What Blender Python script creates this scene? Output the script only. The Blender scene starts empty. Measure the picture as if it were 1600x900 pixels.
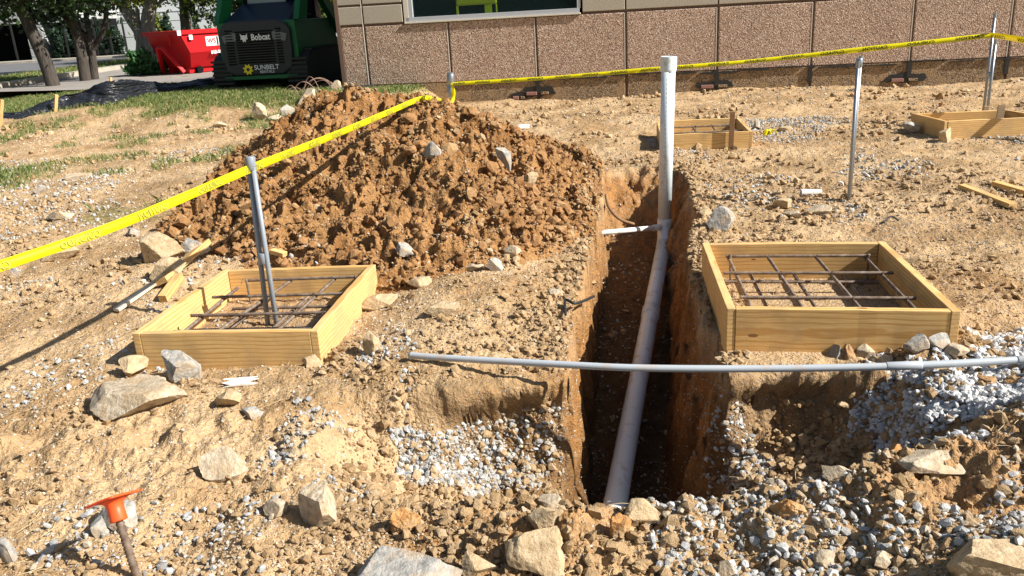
import bpy, math, random
import numpy as np
from mathutils import Vector, Matrix

random.seed(7)
rng = np.random.RandomState(11)
scene = bpy.context.scene
COL = scene.collection

# ------------------------------------------------------------------ camera
F = 1313.0; TH = math.radians(18.4); RO = math.radians(3.3); EYE = 1.5
fw = np.array([0, math.cos(TH), -math.sin(TH)])
u0 = np.array([0, math.sin(TH), math.cos(TH)]); r0 = np.array([1.0, 0, 0])
CR = math.cos(RO)*r0 - math.sin(RO)*u0
CU = math.sin(RO)*r0 + math.cos(RO)*u0
cam_d = bpy.data.cameras.new('camera'); cam = bpy.data.objects.new('camera', cam_d); COL.objects.link(cam)
cam_d.sensor_width = 36; cam_d.lens = F/1600*36; cam_d.clip_start = .05; cam_d.clip_end = 2000
cam.matrix_world = Matrix(((CR[0], CU[0], -fw[0], 0), (CR[1], CU[1], -fw[1], 0), (CR[2], CU[2], -fw[2], EYE), (0, 0, 0, 1)))
scene.camera = cam

# ------------------------------------------------------------------ sky, sun, exposure
TO_SUN = Vector((1.2, -.40, .98)).normalized()
elev = math.asin(TO_SUN.z); azim = math.atan2(TO_SUN.x, TO_SUN.y)
w = bpy.data.worlds.new('World'); scene.world = w; w.use_nodes = True
wn = w.node_tree.nodes; wl = w.node_tree.links
sky = wn.new('ShaderNodeTexSky'); sky.sky_type = 'NISHITA'; sky.sun_disc = False
sky.sun_elevation = elev; sky.sun_rotation = azim; sky.air_density = 1.2; sky.dust_density = 1.5
bg = wn['Background']; bg.inputs['Strength'].default_value = .05
wl.new(sky.outputs[0], bg.inputs['Color'])
sl = bpy.data.lights.new('sun', 'SUN'); sl.energy = 5.0; sl.angle = math.radians(.53); sl.color = (1, .95, .87)
so = bpy.data.objects.new('sun', sl); COL.objects.link(so)
so.rotation_euler = TO_SUN.to_track_quat('Z', 'Y').to_euler(); so.location = (6, -4, 12)
vs = scene.view_settings
vs.view_transform = 'Standard'; vs.look = 'None'; vs.exposure = .92; vs.gamma = 1; vs.use_curve_mapping = False
scene.render.engine = 'CYCLES'
scene.cycles.max_bounces = 6; scene.cycles.diffuse_bounces = 3; scene.cycles.transparent_max_bounces = 8

def ray(px, py): return fw + CR*((px-800)/F) - CU*((py-450)/F)
def at(px, py, z=0.0):
    d = ray(px, py); return np.array([0, 0, EYE]) + d*((z-EYE)/d[2])
def aty(px, py, y):
    d = ray(px, py); return np.array([0, 0, EYE]) + d*(y/d[1])

# ------------------------------------------------------------------ noise
def _h(ix, iy, s):
    n = (ix.astype(np.int64)*374761393 + iy.astype(np.int64)*668265263 + s*974634777) & 0xffffffff
    n = ((n ^ (n >> 13))*1274126177) & 0xffffffff
    return ((n ^ (n >> 16)) & 0xffff)/65535.0
def vn(x, y, s=0):
    ix = np.floor(x); iy = np.floor(y); fx = x-ix; fy = y-iy
    fx = fx*fx*fx*(fx*(fx*6-15)+10); fy = fy*fy*fy*(fy*(fy*6-15)+10)
    a = _h(ix, iy, s); b = _h(ix+1, iy, s); c = _h(ix, iy+1, s); d = _h(ix+1, iy+1, s)
    return (a+(b-a)*fx)*(1-fy) + (c+(d-c)*fx)*fy - .5
def fbm(x, y, f, o, s=0, g=.5):
    r = 0; a = 1.0
    for k in range(o):
        c, q = math.cos(k*1.3+s), math.sin(k*1.3+s)
        r = r + a*vn((x*c-y*q)*f+17.3*k, (x*q+y*c)*f-9.1*k, s*31+k); f *= 2.03; a *= g
    return r
def sst(a, b, x):
    t = np.clip((x-a)/(b-a), 0, 1); return t*t*(3-2*t)
def lin(a, b, x): return np.clip((x-a)/(b-a), 0, 1)

# ------------------------------------------------------------------ measured plan (metres)
FORM_R = [at(1097, 379, .19), at(1382, 377, .19), at(1502, 486, .19), at(1136, 482, .19)]
FORM_L = [at(350, 421, .14), at(587, 413, .14), at(496, 517, .14), at(206, 521, .14)]
FORM_B = [at(1026, 189, .17), at(1155, 183.5, .17), at(1176, 205, .17), at(1032, 211, .17)]
FORM_Q = [at(1424, 177, .19), at(1574, 171.5, .19), at(1640, 182, .19), at(1476, 189.5, .19)]
WA = np.array([-4.33, 15.50]); WD = np.array([8.82, -1.47])/math.hypot(8.82, 1.47)  # wall corner, direction to the right
WN = np.array([WD[1], -WD[0]])   # outward normal (towards the camera)

def dist_quad(x, y, Q):
    c = np.mean([q[:2] for q in Q], axis=0); e = np.array(Q[2][:2])-np.array(Q[3][:2]); e2 = np.array(Q[0][:2])-np.array(Q[3][:2])
    le, l2 = np.linalg.norm(e), np.linalg.norm(e2); e, e2 = e/le, e2/l2
    a = np.abs((x-c[0])*e[0]+(y-c[1])*e[1])-le/2; b = np.abs((x-c[0])*e2[0]+(y-c[1])*e2[1])-l2/2
    return np.maximum(a, b)

def trench(x, y):
    xl = np.interp(y, [2.3, 3.1, 3.5, 3.95, 4.55, 5.05, 6.0, 7.0, 7.9], [.10, .17, .20, .27, .39, .50, .66, .80, .92])
    xf = np.interp(y, [2.3, 3.85, 4.53, 5.06, 5.5, 6.4, 7.6], [.12, .33, .43, .52, .59, .74, .96])
    xr = np.interp(y, [2.3, 3.4, 4.0, 4.6, 5.15, 6.05, 7.0, 7.9], [.86, .90, .97, 1.03, 1.13, 1.40, 1.56, 1.66])
    xg = np.interp(y, [2.3, 3.8, 4.5, 5.1, 6.2, 7.5], [.60, .78, .90, 1.0, 1.19, 1.38])
    zf = np.interp(y, [2.3, 3.6, 7.2, 8], [-.93, -.9, -.53, -.45])
    wl_ = lin(xl, xf, x); wr_ = 1-lin(xg, xr, x)
    wl_ = wl_**.8; wr_ = wr_**.85
    we = 1-lin(7.35, 7.95, y+.06*np.sin(x*9)); wn_ = lin(2.28, 2.45, y)
    return np.minimum(np.minimum(wl_, wr_), np.minimum(we, wn_)), zf

def H(x, y):
    x = np.asarray(x, float); y = np.asarray(y, float)
    z = .075*fbm(x, y, .45, 3, 1) + .035*fbm(x, y, 2.2, 3, 2)
    fine = .020*fbm(x, y, 9, 4, 3, .55) + .010*np.abs(fbm(x, y, 26, 3, 5, .6))
    dR = dist_quad(x, y, FORM_R); dL = dist_quad(x, y, FORM_L); dB = dist_quad(x, y, FORM_B); dQ = dist_quad(x, y, FORM_Q)
    for d, zz in ((dR, -.012), (dL, -.045), (dB, 0.0), (dQ, .01)):
        m = 1-sst(.04, .45, d); z = z*(1-m) + zz*m
    z = z + .05*(1-sst(0, .25, dL))*(sst(-.5, .3, x+1.2))*0
    # untouched higher grade near the building corner and on the left
    gw = (x-WA[0])*WD[0]+(y-WA[1])*WD[1]; gd = -((x-WA[0])*WN[0]+(y-WA[1])*WN[1])
    up = .27*sst(-2.6, -.5, gd+.5*vn(x*.8, y*.8, 4))*(1-sst(2.9, 3.5, gw+.15*fbm(x, y, 3, 2, 6)))
    z = z + up*(1-sst(8, 14, -x))
    # lateral pit across the foreground
    wx = x + .16*fbm(x, y, 3.2, 3, 8); wy = y + .16*fbm(x, y, 3.4, 4, 9)
    dep = np.interp(wx, [-.78, -.45, -.1, .3, .8, 1.1, 1.35, 1.58, 1.7], [0, .28, .43, .52, .44, .38, .30, .05, 0])
    fa = 3.20-.17*(1-sst(-.45, -.2, x)); far = 1-sst(0, 1, (wy-fa)/(3.39-fa))
    near = sst(2.28, 2.85, wy)
    z = z - dep*np.minimum(far, near)
    # step under the lip on the left face, gravel shelf
    z = z + .05*np.exp(-((wy-3.22)/.05)**2)*sst(-.5, -.2, x)*(1-sst(.0, .2, x))
    # spoil ridge in the foreground
    rd = np.exp(-((wy-2.17-.05*x)/.22)**2)*sst(-.45, .15, wx)
    z = z + rd*(.075+.06*sst(.5, 1.3, x))
    z = z + .12*np.exp(-(((x-1.72)/.38)**2+((y-2.42)/.26)**2))
    z = z + .13*np.exp(-(((x-1.25)/.28)**2+((y-1.78)/.2)**2))
    # gravel swell to the right
    z = z + .05*np.exp(-(((x-2.1)/.45)**2+((y-2.75)/.25)**2))
    # shallow hollow by the capped rebar, low bank left of the heap
    z = z - .07*np.exp(-(((x+1.08)/.16)**2+((y-2.22)/.3)**2))
    z = z + .09*np.exp(-(((x+2.3)/.7)**2+((y-5.2)/.5)**2))
    # earth shoulder between left form and trench, toe of heap
    z = z + .07*np.exp(-(((x+.25)/.5)**2+((y-4.3)/.9)**2))
    z = z + .06*np.exp(-(((x-1.32)/.25)**2+((y-5.3)/.5)**2))
    # soil banked against the front of the right form
    z = z + .045*np.exp(-((dR-.09)/.07)**2)*(y < 3.6)*sst(1.0, 1.2, x) + .035*np.exp(-((dL-.10)/.08)**2)*(y < 3.8)*sst(-1.5, -1.2, x)
    # trench
    tx = x + .07*fbm(x, y, 4, 4, 12, .6); ty = y + .10*fbm(x, y, 3, 3, 13)
    t, zf = trench(tx, ty)
    t = np.clip(t + (.22*fbm(x, y, 9, 3, 16, .55)+.20*fbm(x, y*.4, 5, 2, 18))*4*t*(1-t)*(1-.6*sst(7, 7.5, y)), 0, 1)
    m = sst(0, .04, t)
    z = z*(1-t) + zf*t
    rough = .05*np.minimum(far, near)*fbm(x, y, 7, 4, 17, .6) + .05*fbm(x, y, 14, 4, 14, .6)*m*(1-sst(.9, 1, t)) + .02*fbm(x, y, 10, 3, 15)*m
    fine = fine*(1+2.2*rd)*(1-.85*(1-sst(-.02, .02, dR))) + rough
    edge = (1-sst(26, 31, y))
    return (z+fine)*edge

RA = np.array([-1.55, 7.7]); RB = np.array([-.5, 7.35])
def heap_h(x, y):
    qx = x + .35*fbm(x, y, 1.4, 3, 21); qy = y + .35*fbm(x, y, 1.3, 3, 22)
    ab = RB-RA; t = np.clip(((qx-RA[0])*ab[0]+(qy-RA[1])*ab[1])/(ab@ab), 0, 1)
    dx = qx-(RA[0]+ab[0]*t); dy = qy-(RA[1]+ab[1]*t)
    dx = np.where(dx > 0, dx*1.75, dx*2.0); dy = np.where(dy > 0, dy*1.3, dy*.93)
    d = np.sqrt(dx*dx+dy*dy)
    top = .93-.11*t
    h = top*np.maximum(1-d/2.35, -.2)
    h = top - np.sqrt((top-h)**2+.03)+.09
    h = h + .10*fbm(x, y, 3.1, 2, 23)*sst(-.05, .3, h)
    m = sst(-.02, .12, h)
    lump = np.abs(fbm(x, y, 7, 3, 24, .55))
    return h + m*(.24*(.22-lump) + .05*fbm(x, y, 16, 4, 25, .65))
def HT(x, y): return H(x, y) + np.maximum(heap_h(np.asarray(x, float), np.asarray(y, float)), 0)

def gp(px, py):
    z = 0.0
    for k in range(14):
        p = at(px, py, z); z = .5*z+.5*float(HT(p[0], p[1]))
    p = at(px, py, z); return np.array([p[0], p[1], z])

# ------------------------------------------------------------------ materials
def mat(name, base=(.5, .5, .5), rough=.8, metal=0.0, **kw):
    m = bpy.data.materials.new(name); m.use_nodes = True
    b = m.node_tree.nodes['Principled BSDF']
    b.inputs['Base Color'].default_value = (*base, 1); b.inputs['Roughness'].default_value = rough; b.inputs['Metallic'].default_value = metal
    for k, v in kw.items(): b.inputs[k.replace('_', ' ')].default_value = v
    return m
class NT:
    def __init__(s, m): s.m = m; s.n = m.node_tree.nodes; s.l = m.node_tree.links; s.b = s.n['Principled BSDF']
    def tc(s, out='Object', scale=(1, 1, 1), rot=(0, 0, 0)):
        t = s.n.new('ShaderNodeTexCoord'); mp = s.n.new('ShaderNodeMapping'); mp.inputs['Scale'].default_value = scale; mp.inputs['Rotation'].default_value = rot
        s.l.new(t.outputs[out], mp.inputs['Vector']); return mp.outputs[0]
    def noise(s, v, sc, det=4, rg=.55, dist=0):
        t = s.n.new('ShaderNodeTexNoise'); t.inputs['Scale'].default_value = sc; t.inputs['Detail'].default_value = det; t.inputs['Roughness'].default_value = rg; t.inputs['Distortion'].default_value = dist
        s.l.new(v, t.inputs['Vector']); return t.outputs['Fac']
    def vor(s, v, sc, feat='F1', out='Distance'):
        t = s.n.new('ShaderNodeTexVoronoi'); t.feature = feat; t.inputs['Scale'].default_value = sc; s.l.new(v, t.inputs['Vector']); return t.outputs[out]
    def ramp(s, f, stops):
        r = s.n.new('ShaderNodeValToRGB'); e = r.color_ramp.elements
        while len(e) < len(stops): e.new(.5)
        for el, (p, c) in zip(e, stops): el.position = p; el.color = (*c, 1) if len(c) == 3 else c
        s.l.new(f, r.inputs[0]); return r.outputs[0]
    def mix(s, f, a, b, mode='MIX'):
        x = s.n.new('ShaderNodeMix'); x.data_type = 'RGBA'; x.blend_type = mode
        for i, v in ((0, f), (6, a), (7, b)):
            if isinstance(v, (int, float)): x.inputs[i].default_value = v
            elif isinstance(v, tuple): x.inputs[i].default_value = (*v, 1)
            else: s.l.new(v, x.inputs[i])
        return x.outputs[2]
    def math(s, op, a, b=0.0):
        x = s.n.new('ShaderNodeMath'); x.operation = op
        for i, v in ((0, a), (1, b)):
            if isinstance(v, (int, float)): x.inputs[i].default_value = v
            else: s.l.new(v, x.inputs[i])
        return x.outputs[0]
    def attr(s, name, out='Fac'):
        x = s.n.new('ShaderNodeAttribute'); x.attribute_name = name; return x.outputs[out]
    def island(s):
        return s.n.new('ShaderNodeNewGeometry').outputs['Random Per Island']
    def col(s, c): s.l.new(c, s.b.inputs['Base Color'])
    def bump(s, h, strength=.5, dist=.01):
        x = s.n.new('ShaderNodeBump'); x.inputs['Strength'].default_value = strength; x.inputs['Distance'].default_value = dist
        s.l.new(h, x.inputs['Height']); s.l.new(x.outputs[0], s.b.inputs['Normal'])

def soil_mat(name, dry, dark, sub, heapy=False):
    m = mat(name, rough=.95); t = NT(m); t.b.inputs['Specular IOR Level'].default_value = .15; v = t.tc()
    n1 = t.noise(v, 1.3, 6, .6); n2 = t.noise(v, 14, 6, .65); n3 = t.noise(v, 70, 3, .6)
    base = t.ramp(n1, [(.30, tuple(.8*c for c in dark)), (.42, dark), (.54, dry), (.75, tuple(min(1, 1.12*c) for c in dry))])
    base = t.mix(t.attr('subsoil'), base, t.ramp(n2, [(.3, tuple(.62*c for c in sub)), (.7, sub)]))
    base = t.mix(.55, base, t.ramp(n2, [(.25, (.55, .5, .46)), (.5, (.98, .98, .98)), (.75, (1.18, 1.15, 1.1))]), 'MULTIPLY')
    # pale grit and pebbles half sunk in the surface
    vo = t.vor(v, 60); vc = t.vor(v, 60, out='Color')
    mk = t.math('LESS_THAN', vo, .28); sep = t.n.new('ShaderNodeSeparateColor'); t.l.new(vc, sep.inputs[0])
    pk = t.math('MULTIPLY', mk, t.math('GREATER_THAN', t.math('ADD', sep.outputs[0], t.math('MULTIPLY', t.attr('grit'), .4)), .86))
    base = t.mix(pk, base, t.ramp(sep.outputs[1], [(.0, (.26, .24, .22)), (1, (.55, .52, .48))]))
    base = t.mix(t.math('MULTIPLY', t.math('GREATER_THAN', n3, .60), .5), base, tuple(.55*c for c in dark))
    # grassy ground tint where turf grows
    base = t.mix(t.attr('dark_soil'), base, t.ramp(n2, [(.3, (.055, .03, .014)), (.7, (.13, .07, .03))]))
    base = t.mix(t.attr('turf'), base, t.ramp(n2, [(.3, (.10, .12, .03)), (.7, (.30, .25, .10))]))
    t.col(base)
    hh = t.math('ADD', t.math('ADD', t.math('MULTIPLY', n2, 1.0), t.math('MULTIPLY', n3, .45)), t.math('MULTIPLY', pk, .25))
    t.bump(hh, 1.0, .045 if heapy else .034)
    return m
M = {}
M['soil'] = soil_mat('dry clay soil', (.51, .355, .198), (.37, .24, .12), (.40, .20, .07))
M['heap'] = soil_mat('freshly dug clay', (.38, .20, .078), (.26, .125, .042), (.44, .25, .105), True)

def stone_mat(name, cols, bump=.4, rough=.9, island=True, sc=40):
    m = mat(name, rough=rough); t = NT(m); v = t.tc(); n = t.noise(v, sc, 5, .6)
    if island: c = t.ramp(t.island(), [(i/(len(cols)-1), q) for i, q in enumerate(cols)])
    else: c = t.ramp(n, [(.25+.5*i/(len(cols)-1), q) for i, q in enumerate(cols)])
    c = t.mix(.5, c, t.ramp(n, [(.3, (.62, .6, .57)), (.6, (1.08, 1.06, 1.04))]), 'MULTIPLY')
    if not island: c = t.mix(t.math('MULTIPLY', t.ramp(t.noise(v, 11, 4, .6), [(.48, (0, 0, 0)), (.62, (1, 1, 1))]), .55), c, (.44, .30, .16))
    t.col(c); t.bump(t.noise(v, sc*(2.5 if not island else 5), 5, .65), bump+.3, .008); return m
M['gravel'] = stone_mat('crushed limestone', [(.24, .245, .25), (.40, .41, .41), (.54, .54, .52), (.33, .34, .35), (.46, .40, .31), (.36, .28, .18)], .3)
M['grit'] = stone_mat('mixed grit', [(.30, .19, .09), (.52, .42, .29), (.60, .56, .50), (.38, .28, .16), (.50, .46, .40)], .3)
M['clod'] = stone_mat('dry clods', [(.33, .21, .098), (.47, .325, .175), (.40, .265, .132), (.53, .39, .235)], .8, .95)
M['clod_red'] = stone_mat('fresh clods', [(.26, .125, .042), (.39, .21, .085), (.32, .165, .06), (.46, .285, .135)], .9, .95)
M['rock_grey'] = stone_mat('grey limestone', [(.20, .195, .18), (.34, .33, .305), (.45, .43, .385)], .6, .85, False, 32)
M['rock_pale'] = stone_mat('pale cream stone', [(.28, .21, .13), (.46, .38, .27), (.56, .50, .41)], .6, .85, False, 32)
M['rock_tan'] = stone_mat('tan stone', [(.33, .23, .13), (.46, .35, .21), (.52, .43, .30)], .7, .9, False, 32)
M['rock_brown'] = stone_mat('brown clay lump', [(.26, .14, .055), (.38, .22, .10), (.42, .27, .14)], .9, .95, False, 32)
M['rock_orange'] = stone_mat('orange clay lump', [(.38, .17, .05), (.50, .26, .09), (.50, .33, .17)], .9, .95, False, 32)

def wood_mat(name, c1, c2, ring=9, sc=1.0):
    m = mat(name, rough=.7); t = NT(m); v = t.tc('Object', (.35*sc, 5*sc, 5*sc)); 
    wv = t.n.new('ShaderNodeTexWave'); wv.wave_type = 'RINGS'; wv.rings_direction = 'X'; wv.inputs['Scale'].default_value = ring; wv.inputs['Distortion'].default_value = 4.5; wv.inputs['Detail'].default_value = 2; wv.inputs['Detail Scale'].default_value = .8
    mp = t.tc('Object', (.5*sc, 1.7*sc, 1.7*sc)); t.l.new(mp, wv.inputs['Vector'])
    n = t.noise(v, 16, 4, .6)
    c = t.ramp(wv.outputs['Fac'], [(.05, c2), (.5, c1), (1, tuple(.93*a for a in c1))])
    c = t.mix(.6, c, t.ramp(n, [(.3, (.8, .74, .66)), (.65, (1.05, 1.05, 1.03))]), 'MULTIPLY')
    dirt = t.noise(t.tc(), 5, 5, .6)
    c = t.mix(t.math('MULTIPLY', t.ramp(dirt, [(.5, (0, 0, 0)), (.62, (1, 1, 1))]), .45), c, (.40, .27, .14))
    kn = t.vor(t.tc('Object', (2.2, 6, 6)), 1.3); c = t.mix(t.math('LESS_THAN', kn, .07), c, (.22, .11, .04))
    oi = t.n.new('ShaderNodeObjectInfo'); c = t.mix(1.0, c, t.ramp(oi.outputs['Random'], [(0, (.84, .80, .74)), (.5, (1, 1, 1)), (1, (1.04, .97, .88))]), 'MULTIPLY')
    t.col(c); t.bump(n, .25, .003); return m
M['wood'] = wood_mat('yellow pine board', (.72, .49, .21), (.56, .33, .11))
M['wood_old'] = wood_mat('weathered stake wood', (.50, .38, .25), (.36, .25, .14))
M['wood_pale'] = wood_mat('bleached stake', (.68, .62, .52), (.55, .48, .38))
M['wood_dark'] = wood_mat('brown stake', (.24, .14, .07), (.17, .09, .04))
def pvc_mat(name, c, r=.35):
    m = mat(name, c, r); t = NT(m); v = t.tc(); n = t.noise(v, 9, 5, .7)
    cc = t.mix(t.math('MULTIPLY', t.ramp(n, [(.54, (0, 0, 0)), (.66, (1, 1, 1))]), .55), c, (.46, .35, .24))
    n2 = t.noise(v, 3, 3, .6); cc = t.mix(.3, cc, t.ramp(n2, [(.3, (.8, .79, .76)), (.7, (1, 1, 1))]), 'MULTIPLY')
    t.col(cc); return m
M['pvc'] = pvc_mat('white pvc', (.74, .83, .87)); M['pvc_small'] = pvc_mat('bright pvc', (.82, .80, .76))
M['conduit'] = pvc_mat('grey pvc conduit', (.42, .46, .50), .4)
M['print'] = mat('faded print', (.30, .33, .42), .6)
M['dark'] = mat('dark inside', (.02, .02, .022), .9)
m = mat('galvanised steel', (.52, .55, .60), .38, .7); m.node_tree.nodes['Principled BSDF'].inputs['Base Color'].default_value = (.30, .33, .37, 1); M['steel'] = m; M['stub_grey'] = pvc_mat('dull grey conduit', (.24, .27, .31), .45)
M['rust'] = mat('rusty rebar', rough=.75, metal=.35); t = NT(M['rust']); t.col(t.ramp(t.noise(t.tc(), 30, 4), [(.35, (.13, .085, .06)), (.6, (.25, .19, .145)), (.75, (.36, .32, .28))]))
M['orange'] = mat('orange plastic', (.90, .10, .022), .42); M['orange'].node_tree.nodes['Principled BSDF'].inputs['Subsurface Weight'].default_value = .0
M['tape'] = mat('yellow tape film', (.88, .80, .01), .35, Specular_IOR_Level=.4)
M['tape_print'] = mat('tape lettering', (.30, .29, .012), .6)
M['tape_black'] = mat('tape lettering dark', (.05, .05, .015), .6)
M['black_rubber'] = mat('black rubber', (.015, .015, .016), .6)
def trans_mix(m, fac, col):
    t = NT(m); tr = t.n.new('ShaderNodeBsdfTranslucent'); tr.inputs[0].default_value = (*col, 1); mx = t.n.new('ShaderNodeMixShader'); mx.inputs[0].default_value = fac
    o = t.n['Material Output']; t.l.new(t.b.outputs[0], mx.inputs[1]); t.l.new(tr.outputs[0], mx.inputs[2]); t.l.new(mx.outputs[0], o.inputs[0])
trans_mix(M['tape'], .3, (.9, .8, .02))

# ------------------------------------------------------------------ mesh helpers
class MB:
    def __init__(s): s.v = []; s.f = []
    def add(s, v, f):
        o = len(s.v); s.v += [tuple(map(float, p)) for p in v]; s.f += [tuple(i+o for i in q) for q in f]; return s
    def box(s, lo, hi, mt=None):
        v = [(x, y, z) for z in (lo[2], hi[2]) for y in (lo[1], hi[1]) for x in (lo[0], hi[0])]
        if mt is not None: v = [tuple(mt @ Vector(p)) for p in v]
        return s.add(v, [(0, 2, 3, 1), (4, 5, 7, 6), (0, 1, 5, 4), (2, 6, 7, 3), (0, 4, 6, 2), (1, 3, 7, 5)])
    def tube(s, pts, r, n=12, cap=True, ring=None):
        pts = [Vector(p) for p in pts]; k = len(pts); rs = r if hasattr(r, '__len__') else [r]*k
        o = len(s.v); up = Vector((0, 0, 1)); prev = None
        for i, p in enumerate(pts):
            d = (pts[min(i+1, k-1)]-pts[max(i-1, 0)]).normalized()
            a = prev - d*prev.dot(d) if prev is not None else d.cross(up if abs(d.z) < .9 else Vector((1, 0, 0)))
            a.normalize(); prev = a; b = d.cross(a)
            for j in range(n):
                q = 2*math.pi*j/n; s.v.append(tuple(p+(a*math.cos(q)+b*math.sin(q))*rs[i]))
        for i in range(k-1):
            for j in range(n): s.f.append((o+i*n+j, o+i*n+(j+1) % n, o+(i+1)*n+(j+1) % n, o+(i+1)*n+j))
        if cap: s.f.append(tuple(o+j for j in range(n))[::-1]); s.f.append(tuple(o+(k-1)*n+j for j in range(n)))
        return s
    def pipe(s, a, b, ro, ri, n=24):
        a = Vector(a); b = Vector(b); d = (b-a).normalized(); x = d.cross(Vector((0, 0, 1)) if abs(d.z) < .9 else Vector((1, 0, 0))).normalized(); y = d.cross(x); o = len(s.v)
        for p, r in ((a, ro), (b, ro), (b, ri), (a, ri)):
            for j in range(n): q = 2*math.pi*j/n; s.v.append(tuple(p+(x*math.cos(q)+y*math.sin(q))*r))
        for i in range(4):
            for j in range(n): s.f.append((o+i*n+j, o+i*n+(j+1) % n, o+((i+1) % 4)*n+(j+1) % n, o+((i+1) % 4)*n+j))
        return s
    def prism(s, poly, y0, y1, mt=None):   # poly in (x, z), extruded along y
        n = len(poly); v = [(p[0], y0, p[1]) for p in poly]+[(p[0], y1, p[1]) for p in poly]
        if mt is not None: v = [tuple(mt @ Vector(p)) for p in v]
        return s.add(v, [tuple(range(n))[::-1], tuple(range(n, 2*n))]+[(i, (i+1) % n, n+(i+1) % n, n+i) for i in range(n)])
    def build(s, name, m, parent=None, smooth=False, bevel=0):
        me = bpy.data.meshes.new(name); me.from_pydata(s.v, [], s.f); me.materials.append(M[m] if isinstance(m, str) else m)
        import bmesh as _b
        bm = _b.new(); bm.from_mesh(me); _b.ops.recalc_face_normals(bm, faces=bm.faces[:]); bm.to_mesh(me); bm.free()
        if smooth: me.shade_smooth()
        o = bpy.data.objects.new(name, me); COL.objects.link(o)
        if parent: o.parent = parent
        if bevel:
            b = o.modifiers.new('bevel', 'BEVEL'); b.width = bevel; b.segments = 2; b.limit_method = 'ANGLE'; b.angle_limit = .6
        if smooth == 'auto':
            me.shade_flat()
        return o
def tag(o, label=None, cat=None, group=None, kind=None):
    if label: o['label'] = label
    if cat: o['category'] = cat
    if group: o['group'] = group
    if kind: o['kind'] = kind
    return o
def empty(name, loc, label, cat, group=None, rz=0):
    o = bpy.data.objects.new(name, None); COL.objects.link(o); o.location = loc; o.rotation_euler = (0, 0, rz); o.empty_display_size = .1
    return tag(o, label, cat, group)
def local(o, pts):   # world points -> local of an unrotated / z-rotated empty
    mi = (Matrix.Translation(o.location) @ Matrix.Rotation(o.rotation_euler.z, 4, 'Z')).inverted()
    return [mi @ Vector(p) for p in pts]
def fast_mesh(name, V, Fc, m, attrs=None, smooth=False):
    me = bpy.data.meshes.new(name); k = Fc.shape[1]
    me.vertices.add(len(V)); me.vertices.foreach_set('co', np.ascontiguousarray(V, np.float32).ravel())
    me.loops.add(Fc.size); me.loops.foreach_set('vertex_index', np.ascontiguousarray(Fc, np.int32).ravel())
    me.polygons.add(len(Fc)); me.polygons.foreach_set('loop_start', np.arange(0, Fc.size, k, dtype=np.int32))
    me.update(calc_edges=True)
    if attrs:
        for a, d in attrs.items():
            at_ = me.attributes.new(a, 'FLOAT', 'POINT'); at_.data.foreach_set('value', d.astype(np.float32))
    if smooth: me.shade_smooth()
    else: me.shade_flat()
    me.materials.append(M[m] if isinstance(m, str) else m)
    o = bpy.data.objects.new(name, me); COL.objects.link(o); return o
def text_mesh(body, size, spacing=1.0, bold=0.0):
    c = bpy.data.curves.new('letters', 'FONT'); c.body = body; c.size = size; c.align_x = 'CENTER'; c.align_y = 'CENTER'; c.space_character = spacing; c.offset = bold; c.resolution_u = 3
    o = bpy.data.objects.new('letters', c); COL.objects.link(o); bpy.context.view_layer.update()
    me = bpy.data.meshes.new_from_object(o.evaluated_get(bpy.context.evaluated_depsgraph_get())); bpy.data.objects.remove(o); bpy.data.curves.remove(c)
    return [v.co.copy() for v in me.vertices], [tuple(p.vertices) for p in me.polygons]

# ------------------------------------------------------------------ ground
def grid(X, Y):
    r, c = X.shape; i = np.arange(r*c).reshape(r, c)
    return np.stack([i[:-1, :-1], i[:-1, 1:], i[1:, 1:], i[1:, :-1]], -1).reshape(-1, 4)
ys = np.exp(np.linspace(math.log(1.0), math.log(32), 800)); tt = np.linspace(-1, 1, 1350)
Y = np.repeat(ys[:, None], len(tt), 1); X = tt[None, :]*(.78*Y+1.3)
Z = H(X, Y)
lipw = np.clip(np.interp(X, [-.5, -.3, .1, .2, .85, .95, 1.25, 1.55, 1.7], [0, .8, 1, .2, .2, .8, 1.1, .8, 0]) + .7*fbm(X, X*0, 3.0, 3, 92), 0, 1.5)
lipg = sst(-.20, -.06, Z)*sst(3.14, 3.30, Y)*(1-sst(3.42, 3.75, Y))
Yg = Y - (.10*lipw+.022*fbm(X, Z*2, 9, 3, 94, .5))*lipg
Xg = X + .03*fbm(Z*3, Y, 6, 3, 93)*sst(.02, .15, trench(X, Y)[0])*(Z < -.05)
edge = np.minimum(lin(1.0, .96, np.abs(tt))[None, :], np.ones_like(Y)); edge = np.minimum(edge, lin(1.0, 1.06, Y)); Z = Z*edge
tmask = sst(.02, .25, trench(X+.07*fbm(X, Y, 4, 4, 12, .6), Y+.1*fbm(X, Y, 3, 3, 13))[0])
pitm = np.clip(np.interp(X, [-.5, -.1, .3, .9, 1.5, 2.0], [0, .7, 1, .8, .6, 0])*sst(2.35, 2.7, Y)*(1-sst(3.2, 3.42, Y)), 0, 1)
lipm = np.exp(-((X-np.interp(Y, [2.3, 4, 8], [.1, .3, .9]))/.16)**2)*(Y < 8)*.5
sub = np.clip(np.maximum(np.maximum(tmask, pitm*.7), lipm) + .5*fbm(X, Y, 2.5, 3, 31)+.0, 0, 1)
sub = np.maximum(sub, .85*np.exp(-(((X+.28)/.14)**2+((Y-2.2)/.13)**2)))
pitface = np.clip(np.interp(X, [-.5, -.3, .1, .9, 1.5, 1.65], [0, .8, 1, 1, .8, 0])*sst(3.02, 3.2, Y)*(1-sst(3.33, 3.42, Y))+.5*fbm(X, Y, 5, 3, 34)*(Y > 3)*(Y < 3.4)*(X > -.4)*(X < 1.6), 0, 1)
sub = np.maximum(sub, .6*sst(.1, .35, vn(X*1.7, Y*1.4, 33))*(Y < 3.2)*(X > -.6))
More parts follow.
